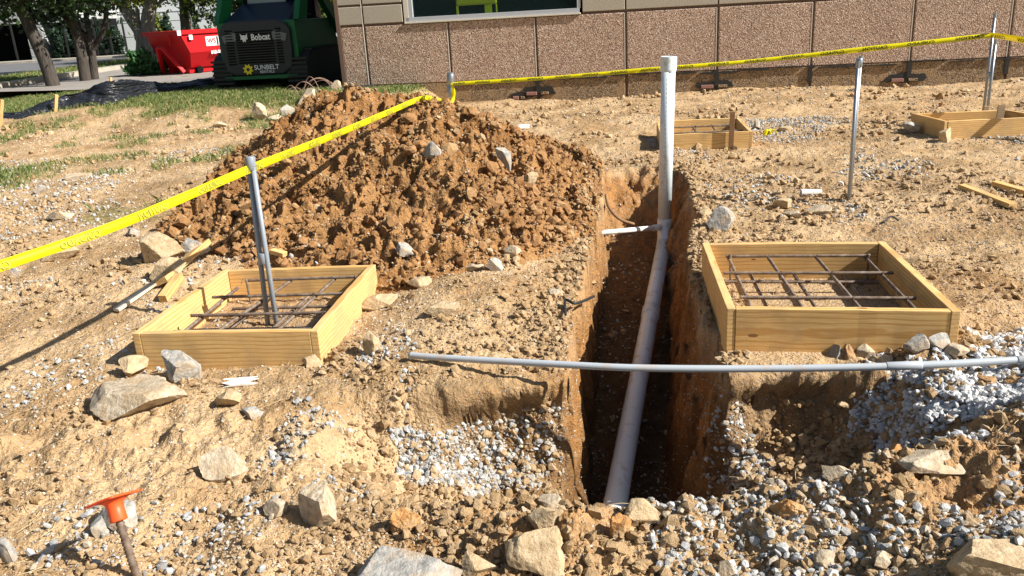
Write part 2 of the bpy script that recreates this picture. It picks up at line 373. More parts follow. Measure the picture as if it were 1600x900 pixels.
def turf(X, Y):
    t1 = sst(15.2, 16.9, Y+1.5*fbm(X, Y, .9, 3, 41)+.12*(X+6))*(X < -2.4)*(.35+.65*sst(-.1, .15, fbm(X, Y, 1.1, 3, 47)))
    gw = (X-WA[0])*WD[0]+(Y-WA[1])*WD[1]; gd = -((X-WA[0])*WN[0]+(Y-WA[1])*WN[1])
    t2 = sst(-1.6, -.9, gd+.6*fbm(X, Y, 1.5, 2, 42))*(1-sst(2.9, 3.3, gw))
    t3 = sst(.0, .2, fbm(X, Y, .9, 3, 43)-.0)*sst(4.9, 5.8, -X)*sst(7.2, 7.8, Y)*(1-sst(10.2, 11, Y))
    t4 = .6*sst(.20, .34, fbm(X, Y, 1.7, 3, 44))*(Y > 6.8)*(X < -2.6)
    return np.clip(np.maximum(np.maximum(t1, t2), np.maximum(t3, t4)), 0, 1)
tf = turf(X, Y)*(1-tmask)
grit = np.clip(.5+1.6*fbm(X, Y, .8, 3, 45), 0, 1)
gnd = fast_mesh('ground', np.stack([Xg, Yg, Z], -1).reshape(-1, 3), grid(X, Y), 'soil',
                {'subsoil': sub.ravel(), 'dark_soil': np.maximum(.85*sst(-.35, -.75, Z), .5*pitface).ravel(), 'turf': tf.ravel(), 'grit': grit.ravel()}, True)  # darker brown with depth in the trench and on the pit's far face
tag(gnd, kind='structure')
M['grass_ground'] = mat('rough grass ground', rough=.95); t = NT(M['grass_ground']); t.col(t.ramp(t.noise(t.tc(), .8, 5), [(.35, (.05, .075, .02)), (.65, (.20, .18, .08))]))
e0 = .78*1+1.3; e1 = .78*32+1.3; zz = -.004
mb = MB()
mb.add([(-700, 1, zz), (-e0, 1, zz), (-e1, 32, zz), (-700, 32, zz)], [(0, 1, 2, 3)])
mb.add([(700, 1, zz), (e0, 1, zz), (e1, 32, zz), (700, 32, zz)], [(0, 3, 2, 1)])
mb.add([(-700, 32, zz), (700, 32, zz), (700, 900, zz), (-700, 900, zz), (-700, -400, zz), (700, -400, zz), (700, 1, zz), (-700, 1, zz)], [(0, 1, 2, 3), (4, 5, 6, 7)])
tag(mb.build('far_ground', 'grass_ground'), kind='structure')

# ------------------------------------------------------------------ spoil heap
hx = np.linspace(-4.6, 2.2, 760); hy = np.linspace(4.4, 10.4, 640); HX, HY = np.meshgrid(hx, hy)
hh = heap_h(HX, HY); keep = hh > -.05
base = H(HX, HY); tmk = trench(HX, HY)[0]
hz = np.where(hh > 0, base+hh, base+hh*1.5)-.004
fc = grid(HX, HY); kk = keep.ravel() & (tmk.ravel() < .15); fc = fc[kk[fc].all(1)]
used, inv = np.unique(fc, return_inverse=True); fc = inv.reshape(-1, 4)
hv = np.stack([HX, HY, hz], -1).reshape(-1, 3)[used]
hs = (np.clip(.3+1.2*fbm(HX, HY, 1.5, 4, 51), 0, 1)).ravel()[used]
heap = fast_mesh('soil_heap', hv, fc, 'heap', {'subsoil': hs*.7, 'turf': hs*0, 'grit': hs*.15}, True)
tag(heap, 'big heap of freshly dug reddish brown clay and clods behind the left form', 'soil heap')

# ------------------------------------------------------------------ loose stones and clods
import bmesh
def ico(sub):
    bm = bmesh.new(); bmesh.ops.create_icosphere(bm, subdivisions=sub, radius=1.0)
    v = np.array([p.co[:] for p in bm.verts]); f = np.array([[q.index for q in p.verts] for p in bm.faces]); bm.free(); return v, f
def rockv(v, r, cuts=9, jit=.08, flat=(1, .8, .6), lo=.55, hi=.9):
    v = v.copy()
    for k in range(cuts):
        n = r.normal(size=3); n /= np.linalg.norm(n); h = r.uniform(lo, hi); d = v@n; over = d > h; v[over] -= np.outer(d[over]-h, n)
    v += r.normal(size=v.shape)*jit
    return v*np.array(flat)
V1, F1 = ico(1); V2, F2 = ico(2)
def protos(n, base, cuts, jit, angular=True):
    return [rockv(base, rng, cuts, jit, (1, rng.uniform(.55, .95), rng.uniform(.4, .75))) for _ in range(n)]
def rotm(a, b, c):
    ca, sa, cb, sb, cc, sc = np.cos(a), np.sin(a), np.cos(b), np.sin(b), np.cos(c), np.sin(c)
    R = np.empty((len(a), 3, 3))
    R[:, 0] = np.stack([cc*cb, cc*sb*sa-sc*ca, cc*sb*ca+sc*sa], -1); R[:, 1] = np.stack([sc*cb, sc*sb*sa+cc*ca, sc*sb*ca-cc*sa], -1); R[:, 2] = np.stack([-sb, cb*sa, cb*ca], -1)
    return R
def scatter(name, P, S, pr, faces, m, label, cat, sink=.25, tilt=.6, kind='stuff'):
    n = len(P); pi = rng.randint(0, len(pr), n); Vs = []; Fs = []; o = 0
    R = rotm(rng.uniform(-tilt, tilt, n), rng.uniform(-tilt, tilt, n), rng.uniform(0, 6.28, n))
    for k, pv in enumerate(pr):
        ix = np.where(pi == k)[0]
        if not len(ix): continue
        v = np.einsum('nij,vj->nvi', R[ix], pv)*S[ix][:, None, None]
        q = P[ix].copy(); q[:, 2] += S[ix]*(.55-sink)
        v = v+q[:, None, :]; Vs.append(v.reshape(-1, 3))
        Fs.append((faces[None]+(np.arange(len(ix))*len(pv))[:, None, None]+o).reshape(-1, 3)); o += len(ix)*len(pv)
    ob = fast_mesh(name, np.concatenate(Vs), np.concatenate(Fs), m); tag(ob, label, cat, kind=kind); return ob
QUADS = [FORM_R, FORM_L, FORM_B, FORM_Q]
def clear_boards(x, y):
    ok = np.ones(len(x), bool)
    for Q in QUADS:
        d = dist_quad(x, y, Q); ok &= ~((d > -.06) & (d < .015))
    gd = -((x-WA[0])*WN[0]+(y-WA[1])*WN[1]); gw = (x-WA[0])*WD[0]+(y-WA[1])*WD[1]
    return ok & ~((gd > -.05) & (gw > -.1))
def pts_uniform(n, x0, x1, y0, y1, dens=None, hf=HT):
    x = rng.uniform(x0, x1, n); y = rng.uniform(y0, y1, n)
    k = clear_boards(x, y)
    if dens is not None: k &= rng.uniform(size=n) < dens(x, y)
    x, y = x[k], y[k]; return np.stack([x, y, hf(x, y)], -1)
def pts_fan(n, y0, y1, dens=None):     # even over a wedge that widens away from the viewer side
    y = y0*np.exp(rng.uniform(0, 1, n)*math.log(y1/y0)); x = rng.uniform(-1, 1, n)*(.68*y+.5); k = clear_boards(x, y)
    if dens is not None: k &= rng.uniform(size=n) < dens(x, y)
    x, y = x[k], y[k]; return np.stack([x, y, HT(x, y)], -1)
def logs(n, a, b, p=2.2): return a*(b/a)**(rng.uniform(size=n)**p)
PG = protos(10, V1, 7, .05); PC = protos(14, V1, 6, .13)
def blob(cx, cy, rx, ry, k=1.0): return lambda x, y: k*np.exp(-(((x-cx)/rx)**2+((y-cy)/ry)**2)*1.2)
# crushed stone patches
M['gravel_clean_lit'] = stone_mat('clean limestone brightened for sun', [(.42, .43, .45), (.56, .57, .58), (.68, .68, .67), (.50, .51, .53), (.60, .57, .52)], .3)  # stone colour raised to stand in for sunlight missing on this bed
P = pts_uniform(26000, 1.35, 3.2, 2.2, 3.5, lambda x, y: (blob(2.15, 2.85, .70, .48)(x, y) > .33+.5*fbm(x, y, 3, 3, 61))*1.0)
scatter('gravel', P, logs(len(P), .007, .024, 1.4), PG, F1, 'gravel_clean_lit', 'bed of clean crushed stone, coloured as if sunlit, at the right end of the conduit', 'gravel', .1, .9)
P = np.concatenate([
    pts_uniform(16000, -.75, .35, 2.5, 3.45, lambda x, y: sst(.0, .12, .6*fbm(x, y, 2.4, 3, 62)+.14*np.exp(-(((x+.22)/.36)**2+((y-3.05)/.16)**2))-.05)*(H(x, y) < -.07)*(H(x, y) > -.62)*.8),
    pts_uniform(12000, -.62, .18, 3.0, 3.40, lambda x, y: (x+.42+.25*fbm(x, y, 6, 3, 95) > 0)*((H(x, y)+.12*fbm(x, y, 5, 2, 91)-.10*(x+.2)) < -.17)*((H(x, y)) > -.47)*(.25+.65*sst(.15, -.3, x)*1.0)),
    pts_uniform(14000, .8, 1.9, 2.45, 3.3, lambda x, y: sst(-.1, .15, fbm(x, y, 3, 3, 63))*(H(x, y) < -.06)*.75),
    pts_uniform(16000, .35, 2.6, 1.55, 2.7, lambda x, y: sst(-.02, .2, fbm(x, y, 2.6, 3, 64)+.16*(x-1.1))*.7),
    pts_uniform(9000, -4.2, -1.2, 2.6, 5.4, lambda x, y: sst(.02, .3, fbm(x, y, 1.3, 3, 65)+.06)*.5),
    pts_uniform(1500, -.95, -.45, 2.6, 3.6, lambda x, y: sst(.0, .2, fbm(x, y, 4, 3, 66)+.02)*.8),
    pts_uniform(1500, -.75, -.35, 3.5, 4.2, lambda x, y: blob(-.66, 3.7, .14, .16)(x, y)),
    pts_uniform(400, .2, 1.1, 3.0, 7, lambda x, y: trench(x, y)[0] > .9),
    pts_uniform(2500, -1.6, -.6, 1.9, 2.5, lambda x, y: sst(.05, .3, fbm(x, y, 3, 3, 67)+.0)*.35)])
scatter('gravel', P, logs(len(P), .005, .022, 1.7), PG, F1, 'gravel', 'loose crushed white and grey stone lying in patches around the trench', 'gravel', .1, .9)
P = np.concatenate([
    pts_uniform(42000, 1.6, 7.5, 5.6, 10.5, lambda x, y: sst(.02, .3, fbm(x, y, .7, 3, 68)+.3*np.exp(-(((x-3.3)/1.3)**2+((y-7.0)/.6)**2))+.2*np.exp(-(((x-6)/1)**2+((y-9.2)/1.6)**2)))*.4),
    pts_uniform(16000, -7, -2.4, 6.2, 11, lambda x, y: sst(.05, .3, fbm(x, y, .8, 3, 69))*.35),
    pts_uniform(5000, -2, 8.5, 11, 14.3, lambda x, y: sst(.05, .3, fbm(x, y, .8, 3, 70))*.3)])
scatter('gravel', P, logs(len(P), .009, .026, 1.6), PG, F1, 'gravel', 'pale grit and small stones spread over the far half of the site', 'gravel', .15, .9)
# grit everywhere
P = pts_fan(60000, 1.6, 14.6, lambda x, y: .3+.7*sst(-.15, .25, fbm(x, y, 1.6, 3, 71)))
scatter('grit', P, logs(len(P), .0022, .0055, 2.0)*(1+P[:, 1]*.28)*.9, PG, F1, 'grit', 'fine mixed grit and crumbs strewn over the whole site', 'grit', .2, .9)
# clods: general
P = pts_fan(60000, 1.6, 14.6, lambda x, y: .05+.9*sst(.02, .24, fbm(x, y, 1.4, 4, 72)))
scatter('clods', P, logs(len(P), .0028, .016, 3.0)*(1+P[:, 1]*.24), PC, F1, 'clod', 'dry tan soil crumbs and clods scattered over the bare ground', 'clods', .2, .9)
P = np.concatenate([
    pts_uniform(12000, -.3, 2.6, 1.6, 2.55, lambda x, y: (.25+.45*sst(-.1, .2, fbm(x, y, 2.5, 2, 73)))*(1-.4*sst(1, 1.6, x))),
    pts_uniform(9000, -.9, .5, 3.3, 5.4, lambda x, y: sst(0, .2, fbm(x, y, 2, 3, 74)+.05)*.8),
    pts_uniform(5000, .9, 2.3, 2.9, 3.5, lambda x, y: .6), pts_uniform(3500, -.7, .2, 2.3, 3.45, lambda x, y: .25+.7*(H(x, y) < -.05)), pts_uniform(3500, .9, 2.2, 4.6, 7.6, lambda x, y: sst(0, .2, fbm(x, y, 2, 3, 75)+.05)*.8)])
ly_ = rng.uniform(3.4, 8.0, 7000); rt = rng.uniform(size=7000) < .6
lx_ = np.where(rt, np.interp(ly_, [3.4, 4.0, 4.6, 5.15, 6.05, 7.0, 7.9], [.90, .97, 1.03, 1.13, 1.40, 1.56, 1.66])+np.abs(rng.normal(0, .09, 7000)), np.interp(ly_, [3.5, 3.95, 4.55, 5.05, 6.0, 7.0, 7.9], [.20, .27, .39, .50, .66, .80, .92])-np.abs(rng.normal(0, .09, 7000)))
kp = clear_boards(lx_, ly_); P = np.concatenate([P, np.stack([lx_[kp], ly_[kp], HT(lx_[kp], ly_[kp])], -1)])
P = P[trench(P[:, 0], P[:, 1])[0] < .3]
scatter('clods', P, logs(len(P), .006, .032, 3.0), PC, F1, 'clod', 'tan clods heaped along the lips of the pit and trench', 'clods', .2, .9)
# clods on the heap
P = pts_uniform(70000, -4.3, 1.2, 4.5, 9.0, lambda x, y: (heap_h(x, y) > .015)*(trench(x, y)[0] < .02)*(.25+.75*sst(-.12, .14, fbm(x, y, 2.6, 4, 96)))*(1-.35*np.clip(heap_h(x, y), 0, 1)))
fr = np.clip(1-heap_h(P[:, 0], P[:, 1])/.9, 0, 1)
scatter('clods', P, logs(len(P), .006, .034, 2.3)*(.5+1.1*fr**1.5), PC, F1, 'clod_red', 'reddish brown clods covering the dug soil heap', 'clods', .15, .9)
P = pts_uniform(620, -3.3, .7, 4.9, 7.4, lambda x, y: (heap_h(x, y) > .01)*(trench(x, y)[0] < .02)*(1-.5*np.clip(heap_h(x, y), 0, 1)))
scatter('clods', P, logs(len(P), .028, .075, 2.4), protos(12, V2, 9, .10), F2, 'clod_red', 'larger reddish lumps rolled down the face of the soil heap', 'clods', .15, .9)

# ------------------------------------------------------------------ named stones
V3, F3 = ico(4); V5, F5 = ico(5)
def n3(v, f, s):
    return .58*(fbm(v[:, 0]+1.3, v[:, 1], f, 3, s, .55)+fbm(v[:, 1]-2.1, v[:, 2], f, 3, s+5, .55)+fbm(v[:, 2]+.7, v[:, 0], f, 3, s+9, .55))
def rock(px, py, wpx, hpx, m, label, seed, name='stone', cuts=12, rough=.05, tilt=0, cat='stone', depth=.8, group=None):
    p = gp(px, py); dist = np.linalg.norm(p-[0, 0, EYE]); sw = wpx*dist/F/2; sh = hpx*dist/F/2
    big = wpx > 44; r = np.random.RandomState(seed); v = rockv(V5 if big else V3, r, cuts, 0, (1, 1, 1), .38, .8)
    v /= np.abs(v).max(0)
    v += v*(rough*2.4*n3(v, 2.0, seed)+rough*1.3*n3(v, 7, seed+1)+rough*.5*n3(v, 24, seed+2))[:, None]
    v = v*np.array([sw, sw*depth, sh*1.1]); 
    c, s_ = math.cos(tilt), math.sin(tilt); v = np.stack([v[:, 0]*c-v[:, 2]*s_, v[:, 1], v[:, 0]*s_+v[:, 2]*c], -1)
    a = r.uniform(-.5, .5); v = np.stack([v[:, 0]*math.cos(a)-v[:, 1]*math.sin(a), v[:, 0]*math.sin(a)+v[:, 1]*math.cos(a), v[:, 2]], -1)
    qy = p[1]+sw*depth*.5
    for k in range(40):
        if any(-.1 < float(dist_quad(p[0], qy, Q)) < sw*depth*.8 for Q in QUADS) and qy < p[1]+sw*2: qy -= .01
    o = fast_mesh(name, v, F5 if big else F3, m, smooth=True); o.data.set_sharp_from_angle(angle=math.radians(24))
    zq = float(HT(p[0], qy)) if qy < p[1] else p[2]
    o.location = (p[0], qy, zq+sh*.60); tag(o, label, cat, group); return o
G_, C_, T_, B_, O_ = 'rock_grey', 'rock_pale', 'rock_tan', 'rock_brown', 'rock_orange'
ROCKS = [
 (282, 596, 66, 62, G_, 'upright pointed grey stone leaning against the front board of the left form', 1, .05),
 (188, 648, 146, 44, C_, 'longest flat tan slab, lying left of the upright grey stone', 2, -.12),
 (215, 612, 70, 26, C_, 'low pale slab tucked between the long tan slab and the left form', 3, 0),
 (350, 745, 76, 48, C_, 'blunt cream stone on open soil right of the orange cap', 4, 0),
 (505, 828, 72, 76, C_, 'rounded cream boulder streaked orange, standing in the lower left foreground', 5, .25),
 (180, 826, 56, 46, G_, 'pale grey stone right behind the orange rebar cap', 6, 0),
 (640, 936, 172, 40, G_, 'wide flat pale grey slab at the bottom edge of the photo', 7, -.05),
 (430, 808, 38, 26, C_, 'small flat cream stone left of the rounded cream boulder', 8, 0),
 (635, 832, 46, 40, O_, 'crumbly orange lump on the soil below the gravel hollow', 9, 0),
 (852, 898, 112, 66, T_, 'biggest tan boulder in the foreground ridge, under the trench mouth', 10, 0),
 (852, 838, 54, 52, T_, 'tan block just behind the biggest foreground boulder', 11, .2),
 (803, 862, 34, 28, T_, 'small tan stone at the left of the biggest foreground boulder', 12, 0),
 (750, 900, 60, 34, T_, 'brownish tan stone at the bottom edge between slab and biggest boulder', 13, 0),
 (862, 796, 40, 20, C_, 'flat white stone at the foot of the left trench wall', 14, .1),
 (820, 806, 24, 16, C_, 'little cream stone left of the flat white stone at the trench mouth', 15, 0),
 (1000, 822, 66, 46, T_, 'lumpy tan clod on the ridge in front of the drain pipe end', 16, .1),
 (972, 838, 34, 34, O_, 'orange brown clod below the lumpy tan clod by the pipe end', 17, 0),
 (1235, 808, 54, 38, O_, 'orange brown clod in the middle of the stony ridge on the right', 18, 0),
 (1468, 748, 104, 36, C_, 'broad pale rock smeared with brown soil on top of the right ridge', 19, 0),
 (1312, 752, 50, 26, C_, 'pale stone at the crest of the ridge right of the trench', 20, .1),
 (1545, 604, 28, 20, B_, 'brown lump lying on the bright gravel at the right edge', 21, 0),
 (1590, 602, 26, 16, O_, 'rusty stone on the bright gravel nearest the right edge', 22, 0),
 (250, 412, 72, 48, T_, 'large tan wedge of rock left of the scrap boards', 23, -.3),
 (305, 404, 50, 38, G_, 'grey tan block beside the upper end of the scrap board', 24, .1),
 (262, 438, 50, 36, T_, 'tan clod below the large wedge of rock', 25, 0),
 (90, 408, 50, 26, T_, 'flat tan clod under the yellow tape at the left', 26, 0),
 (207, 370, 22, 14, G_, 'little grey stone above the large tan wedge', 27, 0),
 (22, 436, 20, 18, G_, 'small slate grey stone just below the tape at the left edge', 28, 0),
 (112, 282, 48, 14, C_, 'flat white slab in the patchy grass at the left', 29, 0),
 (62, 302, 16, 13, G_, 'small grey stone left of the flat white slab in the grass', 30, 0),
 (90, 344, 38, 13, C_, 'flat pale stone halfway between grass and tape at the left', 31, 0),
 (343, 200, 22, 12, C_, 'small white stone alone on bare soil in front of the loader', 32, 0),
 (404, 188, 26, 30, C_, 'pointed cream stone at the far left foot of the soil heap', 33, .2),
 (448, 182, 26, 20, G_, 'rounded grey stone on the far left shoulder of the heap', 34, 0),
 (480, 162, 30, 24, C_, 'pale angular stone near the tangled wires', 35, .3),
 (497, 160, 24, 16, C_, 'second pale stone right beside the angular one near the wires', 36, 0),
 (430, 188, 32, 12, C_, 'flat white stone between pointed cream stone and rounded grey stone', 37, 0),
 (526, 142, 18, 18, C_, 'white stone near the building corner', 38, .2),
 (676, 244, 36, 30, G_, 'grey stone stuck in the upper right face of the soil heap', 39, -.3),
 (792, 262, 24, 40, G_, 'dark grey slab standing in the right flank of the heap', 40, .3),
 (828, 288, 28, 22, T_, 'tan stone right of the dark standing slab on the heap', 41, 0),
 (632, 400, 34, 24, G_, 'grey stone at the bottom right foot of the heap', 42, 0),
 (742, 424, 44, 16, C_, 'flat pale stone at the toe of the heap, left one of the touching three', 43, 0),
 (772, 424, 28, 30, G_, 'upright pale grey stone at the toe of the heap, middle one of three', 44, .1),
 (800, 402, 30, 20, C_, 'cream stone at the toe of the heap, right one of three', 45, 0),
 (865, 466, 32, 15, C_, 'flat cream stone near the top of the left trench lip', 46, 0),
 (598, 468, 66, 26, T_, 'long tan clod beside the right rear corner of the left form', 47, .35),
 (584, 552, 32, 44, T_, 'upright tan clod in front of the right corner of the left form', 48, 0),
 (655, 452, 40, 26, T_, 'tan lump between the left form and the trench, farther one', 49, 0),
 (690, 492, 60, 24, T_, 'broad tan lump between the left form and the trench, nearer one', 50, .05),
 (465, 558, 36, 26, G_, 'small pointed grey stone before the right half of the left form', 51, 0),
 (496, 560, 30, 24, T_, 'tan clod next to the small pointed grey stone at the left form', 52, 0),
 (205, 590, 44, 34, T_, 'tan clod at the near left corner of the left form', 53, 0),
 (350, 636, 54, 28, T_, 'brown tan clod right of the long slab, below the white plastic scrap', 54, 0),
 (392, 652, 32, 20, G_, 'grey flint right of the brown tan clod', 55, 0),
 (1124, 362, 54, 44, G_, 'big grey rock jutting from the right lip of the trench', 56, .2),
 (1100, 340, 30, 18, T_, 'tan stone behind the big grey rock on the trench lip', 57, 0),
 (1282, 336, 40, 18, C_, 'flat pale stone near the foot of the single pole', 58, 0),
 (1222, 326, 34, 18, T_, 'tan stone left of the white pipe offcut', 59, 0),
 (1240, 340, 30, 12, C_, 'low pale stone between the tan stone and the flat pale stone', 60, 0),
 (1306, 552, 34, 32, G_, 'pointed dark grey stone against the front of the right form', 61, .1),
 (1326, 570, 24, 36, B_, 'narrow brown stone standing in front of the right form', 62, 0),
 (1350, 562, 32, 26, C_, 'cream stone right of the narrow brown stone', 63, 0),
 (1384, 572, 30, 16, C_, 'flat pale stone between the conduit and the right form', 64, 0),
 (1432, 550, 36, 26, G_, 'mid grey stone near the right end of the right form front', 65, 0),
 (1468, 548, 36, 32, G_, 'grey tan stone under the near right corner of the right form', 66, 0),
 (1492, 560, 42, 20, C_, 'flat cream stone outside the near right corner of the right form', 67, 0),
 (1446, 212, 26, 20, T_, 'tan clod at the left corner of the far right form', 68, 0),
 (1428, 208, 26, 18, G_, 'bluish grey stone left of the far right form', 69, 0),
 (1184, 202, 12, 16, G_, 'upright grey stone at the right corner of the middle form', 70, .2),
 (1226, 206, 22, 14, T_, 'brown clod right of the yellow ribbon', 71, 0),
 (1028, 222, 12, 12, G_, 'small white grey stone left of the riser by the middle form', 72, 0),
 (1469, 156, 11, 12, B_, 'upper one of two dark clods lying near the wall', 73, 0),
 (1472, 167, 9, 10, B_, 'lower one of two dark clods lying near the wall', 74, 0),
 (1400, 720, 30, 24, O_, 'orange clod on the crest of the right ridge', 75, 0),
 (1552, 915, 120, 70, T_, 'biggest tan block, in the lower right corner', 76, 0),
 (1380, 890, 34, 24, C_, 'cream stone on the ridge left of the big tan corner block', 77, 0),
 (1137, 900, 36, 26, C_, 'pale stone at the bottom edge below the orange brown clod', 78, 0),
 (1290, 888, 34, 26, C_, 'triangular pale stone at the bottom of the stony ridge', 79, .2),
 (12, 880, 24, 40, G_, 'pale grey stone cut by the left edge in the lower corner', 80, .2),
 (430, 405, 22, 10, B_, 'small dark block of earth behind the left form', 81, 0),
 (150, 838, 34, 30, G_, 'grey stone at the left under the orange cap', 82, 0),
]
for (px, py, w_, h_, mm, lab, sd, tl) in ROCKS:
    clay = mm in (B_, O_)
    rock(px, py, w_, h_, mm, lab, sd, 'clod' if clay or 'clod' in lab or 'lump' in lab else 'stone', 9 if clay else 13, .09 if clay else .03, tl, 'clod' if clay or 'clod' in lab or 'lump' in lab else 'stone')

# ------------------------------------------------------------------ timber forms
def board(parent, a, b, zt, h, th, inward, m='wood', name='side_board', seed=0):
    a = Vector((a[0], a[1], 0)); b = Vector((b[0], b[1], 0)); L = (b-a).length; d = (b-a)/L; ang = math.atan2(d.y, d.x)
    r = random.Random(seed); L0 = r.uniform(0, 30)
    mb = MB(); n = 12; vs_ = []
    for i in range(n+1):
        q = i/n; bow = .0025*math.sin(q*3.1)*r.uniform(.2, 1.2)
        for (y, z) in ((0, -h), (th, -h), (th, 0), (0, 0)): vs_.append((q*L, y+bow, z+bow))
    fs = [(3, 2, 1, 0), (n*4, n*4+1, n*4+2, n*4+3)]
    for i in range(n):
        for j in range(4): fs.append((i*4+j, i*4+(j+1) % 4, (i+1)*4+(j+1) % 4, (i+1)*4+j))
    # offset geometry inside the object so that every board shows its own grain
    off = Vector((L0, r.uniform(-.06, .06), r.uniform(-.5, .5)))
    mb.add([Vector(p)+off for p in vs_], fs)
    o = mb.build(name, m, parent, bevel=.003)
    mw = Matrix.Translation((a.x, a.y, zt)) @ Matrix.Rotation(ang, 4, 'Z') @ Matrix.Translation(-off)
    if (Vector((-d.y, d.x, 0))).dot(Vector((inward[0], inward[1], 0))-a) < 0:
        mw = Matrix.Translation((a.x, a.y, zt)) @ Matrix.Rotation(ang, 4, 'Z') @ Matrix.Translation(Vector((0, -th, 0))-off)
    base_ = Matrix.Translation(parent.location) if parent else Matrix()
    o.matrix_local = base_.inverted() @ mw
    return o
def form(Q, zt, h, th, label, seed):
    P = [np.array(q[:2]) for q in Q]; c = sum(P)/4; BL, BR, FR, FL = P
    e = empty('concrete_form', (c[0], c[1], zt-h), label, 'concrete form', 'timber forms for footings')
    board(e, FL, BL, zt, h, th, c, seed=seed+1); board(e, FR, BR, zt, h, th, c, seed=seed+2)
    def inset(a, b): d = (b-a)/np.linalg.norm(b-a); return a+d*(th+.001), b-d*(th+.001)
    a, b = inset(FL, FR); board(e, a, b, zt-.002, h, th, c, seed=seed+3)
    a, b = inset(BL, BR); board(e, a, b, zt-.002, h, th, c, seed=seed+4)
    return e
form(FORM_R, .19, .235, .037, 'square yellow pine form right of the trench, ringed by grey stones', 10)
form(FORM_L, .14, .235, .037, 'square yellow pine form left of the trench with a conduit pair inside', 20)
form(FORM_B, .17, .2, .036, 'small distant pine form behind the white riser pipe, brown stake at its front', 30)
form(FORM_Q, .19, .2, .036, 'distant pine form at the right edge with a steel conduit pair inside', 40)

def ribbed(a, b, r, pitch=.012, n=8, bend=0):
    a = Vector(a); b = Vector(b); L = (b-a).length; k = max(4, int(L/pitch*2)); pts = []; rs = []
    for i in range(k+1):
        q = i/k; pts.append(a.lerp(b, q)+Vector((0, 0, bend*math.sin(q*math.pi)))); rs.append(r*(1.2 if i % 2 else .88))
    return MB().tube(pts, rs, n)
def rebar_mat(Q, zt, label, lat, lon, lowlat, lowlon, r=.0082):
    P = [np.array(q[:2]) for q in Q]; BL, BR, FR, FL = P; c = sum(P)/4
    e = empty('rebar_grid', (c[0], c[1], zt-.1), label, 'rebar mat', 'rebar mats inside the forms')
    def pt(u, v, z):    # u right, v back
        q = FL+(FR-FL)*u+(BL-FL)*v+(BR-BL-(FR-FL))*u*v; return Vector((q[0]-c[0], q[1]-c[1], z-(zt-.1)))
    k = 0
    for (v0, ua, ub) in lat: ribbed(pt(ua, v0, zt+.016), pt(ub, v0+.01, zt+.014), r).build('rebar', 'rust', e, True)
    for (u_, va, vb, sl_) in lon: ribbed(pt(u_, va, zt), pt(u_+sl_, vb, zt), r).build('rebar', 'rust', e, True)
    for (v0, ua, ub) in lowlat: ribbed(pt(ua, v0, zt-.075), pt(ub, v0, zt-.075), r).build('rebar', 'rust', e, True)
    for (u_, va, vb, sl_) in lowlon: ribbed(pt(u_, va, zt-.09), pt(u_+sl_, vb, zt-.09), r).build('rebar', 'rust', e, True)
    for (u_, v0) in ((lon[0][0], lat[-1][0]), (lon[-1][0], lat[-1][0])):
        ribbed(pt(u_+.01, v0-.01, zt-.15), pt(u_+.005, v0-.01, zt+.03), r*.8).build('tie_bar', 'rust', e, True)
    for (v0, ua, ub) in lat:
        for (u_, va, vb, sl_) in lon:
            p = pt(u_+sl_*((v0-va)/(vb-va)), v0, zt+.008); MB().tube([p+Vector((-.012, -.01, -.012)), p+Vector((0, 0, .018)), p+Vector((.012, .012, -.01))], .0018, 5).build('tie_wire', 'rust', e)
    return e
rebar_mat(FORM_R, .125, 'rusty rebar mat inside the form right of the trench', [(.27, .10, .92), (.62, .07, .93), (.90, .12, .90)], [(.14, .18, .92, 0), (.38, .10, .93, -.02), (.64, .10, .95, -.02), (.88, .10, .93, 0)],
          [(.30, .1, .9), (.74, .07, .9)], [(.26, .15, .9, 0), (.5, .15, .9, 0), (.76, .2, .9, 0)])
rebar_mat(FORM_L, .09, 'rusty rebar mat around the conduit pair in the form left of the trench', [(.10, .16, .95), (.32, .14, .93), (.60, .12, .93), (.88, .2, .93)], [(.20, .08, .80, -.02), (.38, .06, .92, .10), (.72, .06, .92, .04), (.90, .08, .95, .03)],
          [(.35, .1, .9), (.66, .2, .9)], [(.3, .15, .8, .03), (.56, .15, .9, .03), (.84, .2, .8, .03)])
rebar_mat(FORM_B, .11, 'rusty rebar mat in the small distant form behind the riser', [(.35, .05, .95), (.75, .05, .93)], [(.45, .1, .92, -.03), (.66, .1, .92, 0), (.88, .5, .92, -.05)], [(.5, .1, .9)], [(.3, .1, .9, 0)])

# ------------------------------------------------------------------ drain pipe
RP = aty(1038, 352, 7.0)
top = aty(1045, 88, 7.0)
near = aty(959, 790, 3.45); near_dir = None
R4 = .0565
e = empty('drain_pipe', (RP[0], RP[1], RP[2]), 'thick white drain pipe with a tall riser, running down the trench', 'pipe')
L_ = lambda p: Vector(p)-Vector(RP)
tilt = (Vector(top)-Vector(RP)).normalized(); topv = Vector(top); rb = Vector(RP)
mbp = MB(); mbp.pipe(L_(rb+tilt*.05), L_(topv-tilt*.02), R4, R4-.006, 40); mbp.build('riser', 'pvc', e, True).data.shade_smooth()
mbp = MB(); mbp.pipe(L_(topv-tilt*.11), L_(topv), R4+.009, R4+.001, 40); mbp.build('coupling', 'pvc', e, False, bevel=.003)
mbp = MB(); mbp.pipe(L_(topv-tilt*.12), L_(topv-tilt*.108), R4+.0005+.004, R4, 40); mbp.build('collar', 'pvc', e)
MB().tube([L_(topv-tilt*.16), L_(topv-tilt*.15)], R4-.007, 32).build('pipe_bore', 'dark', e)
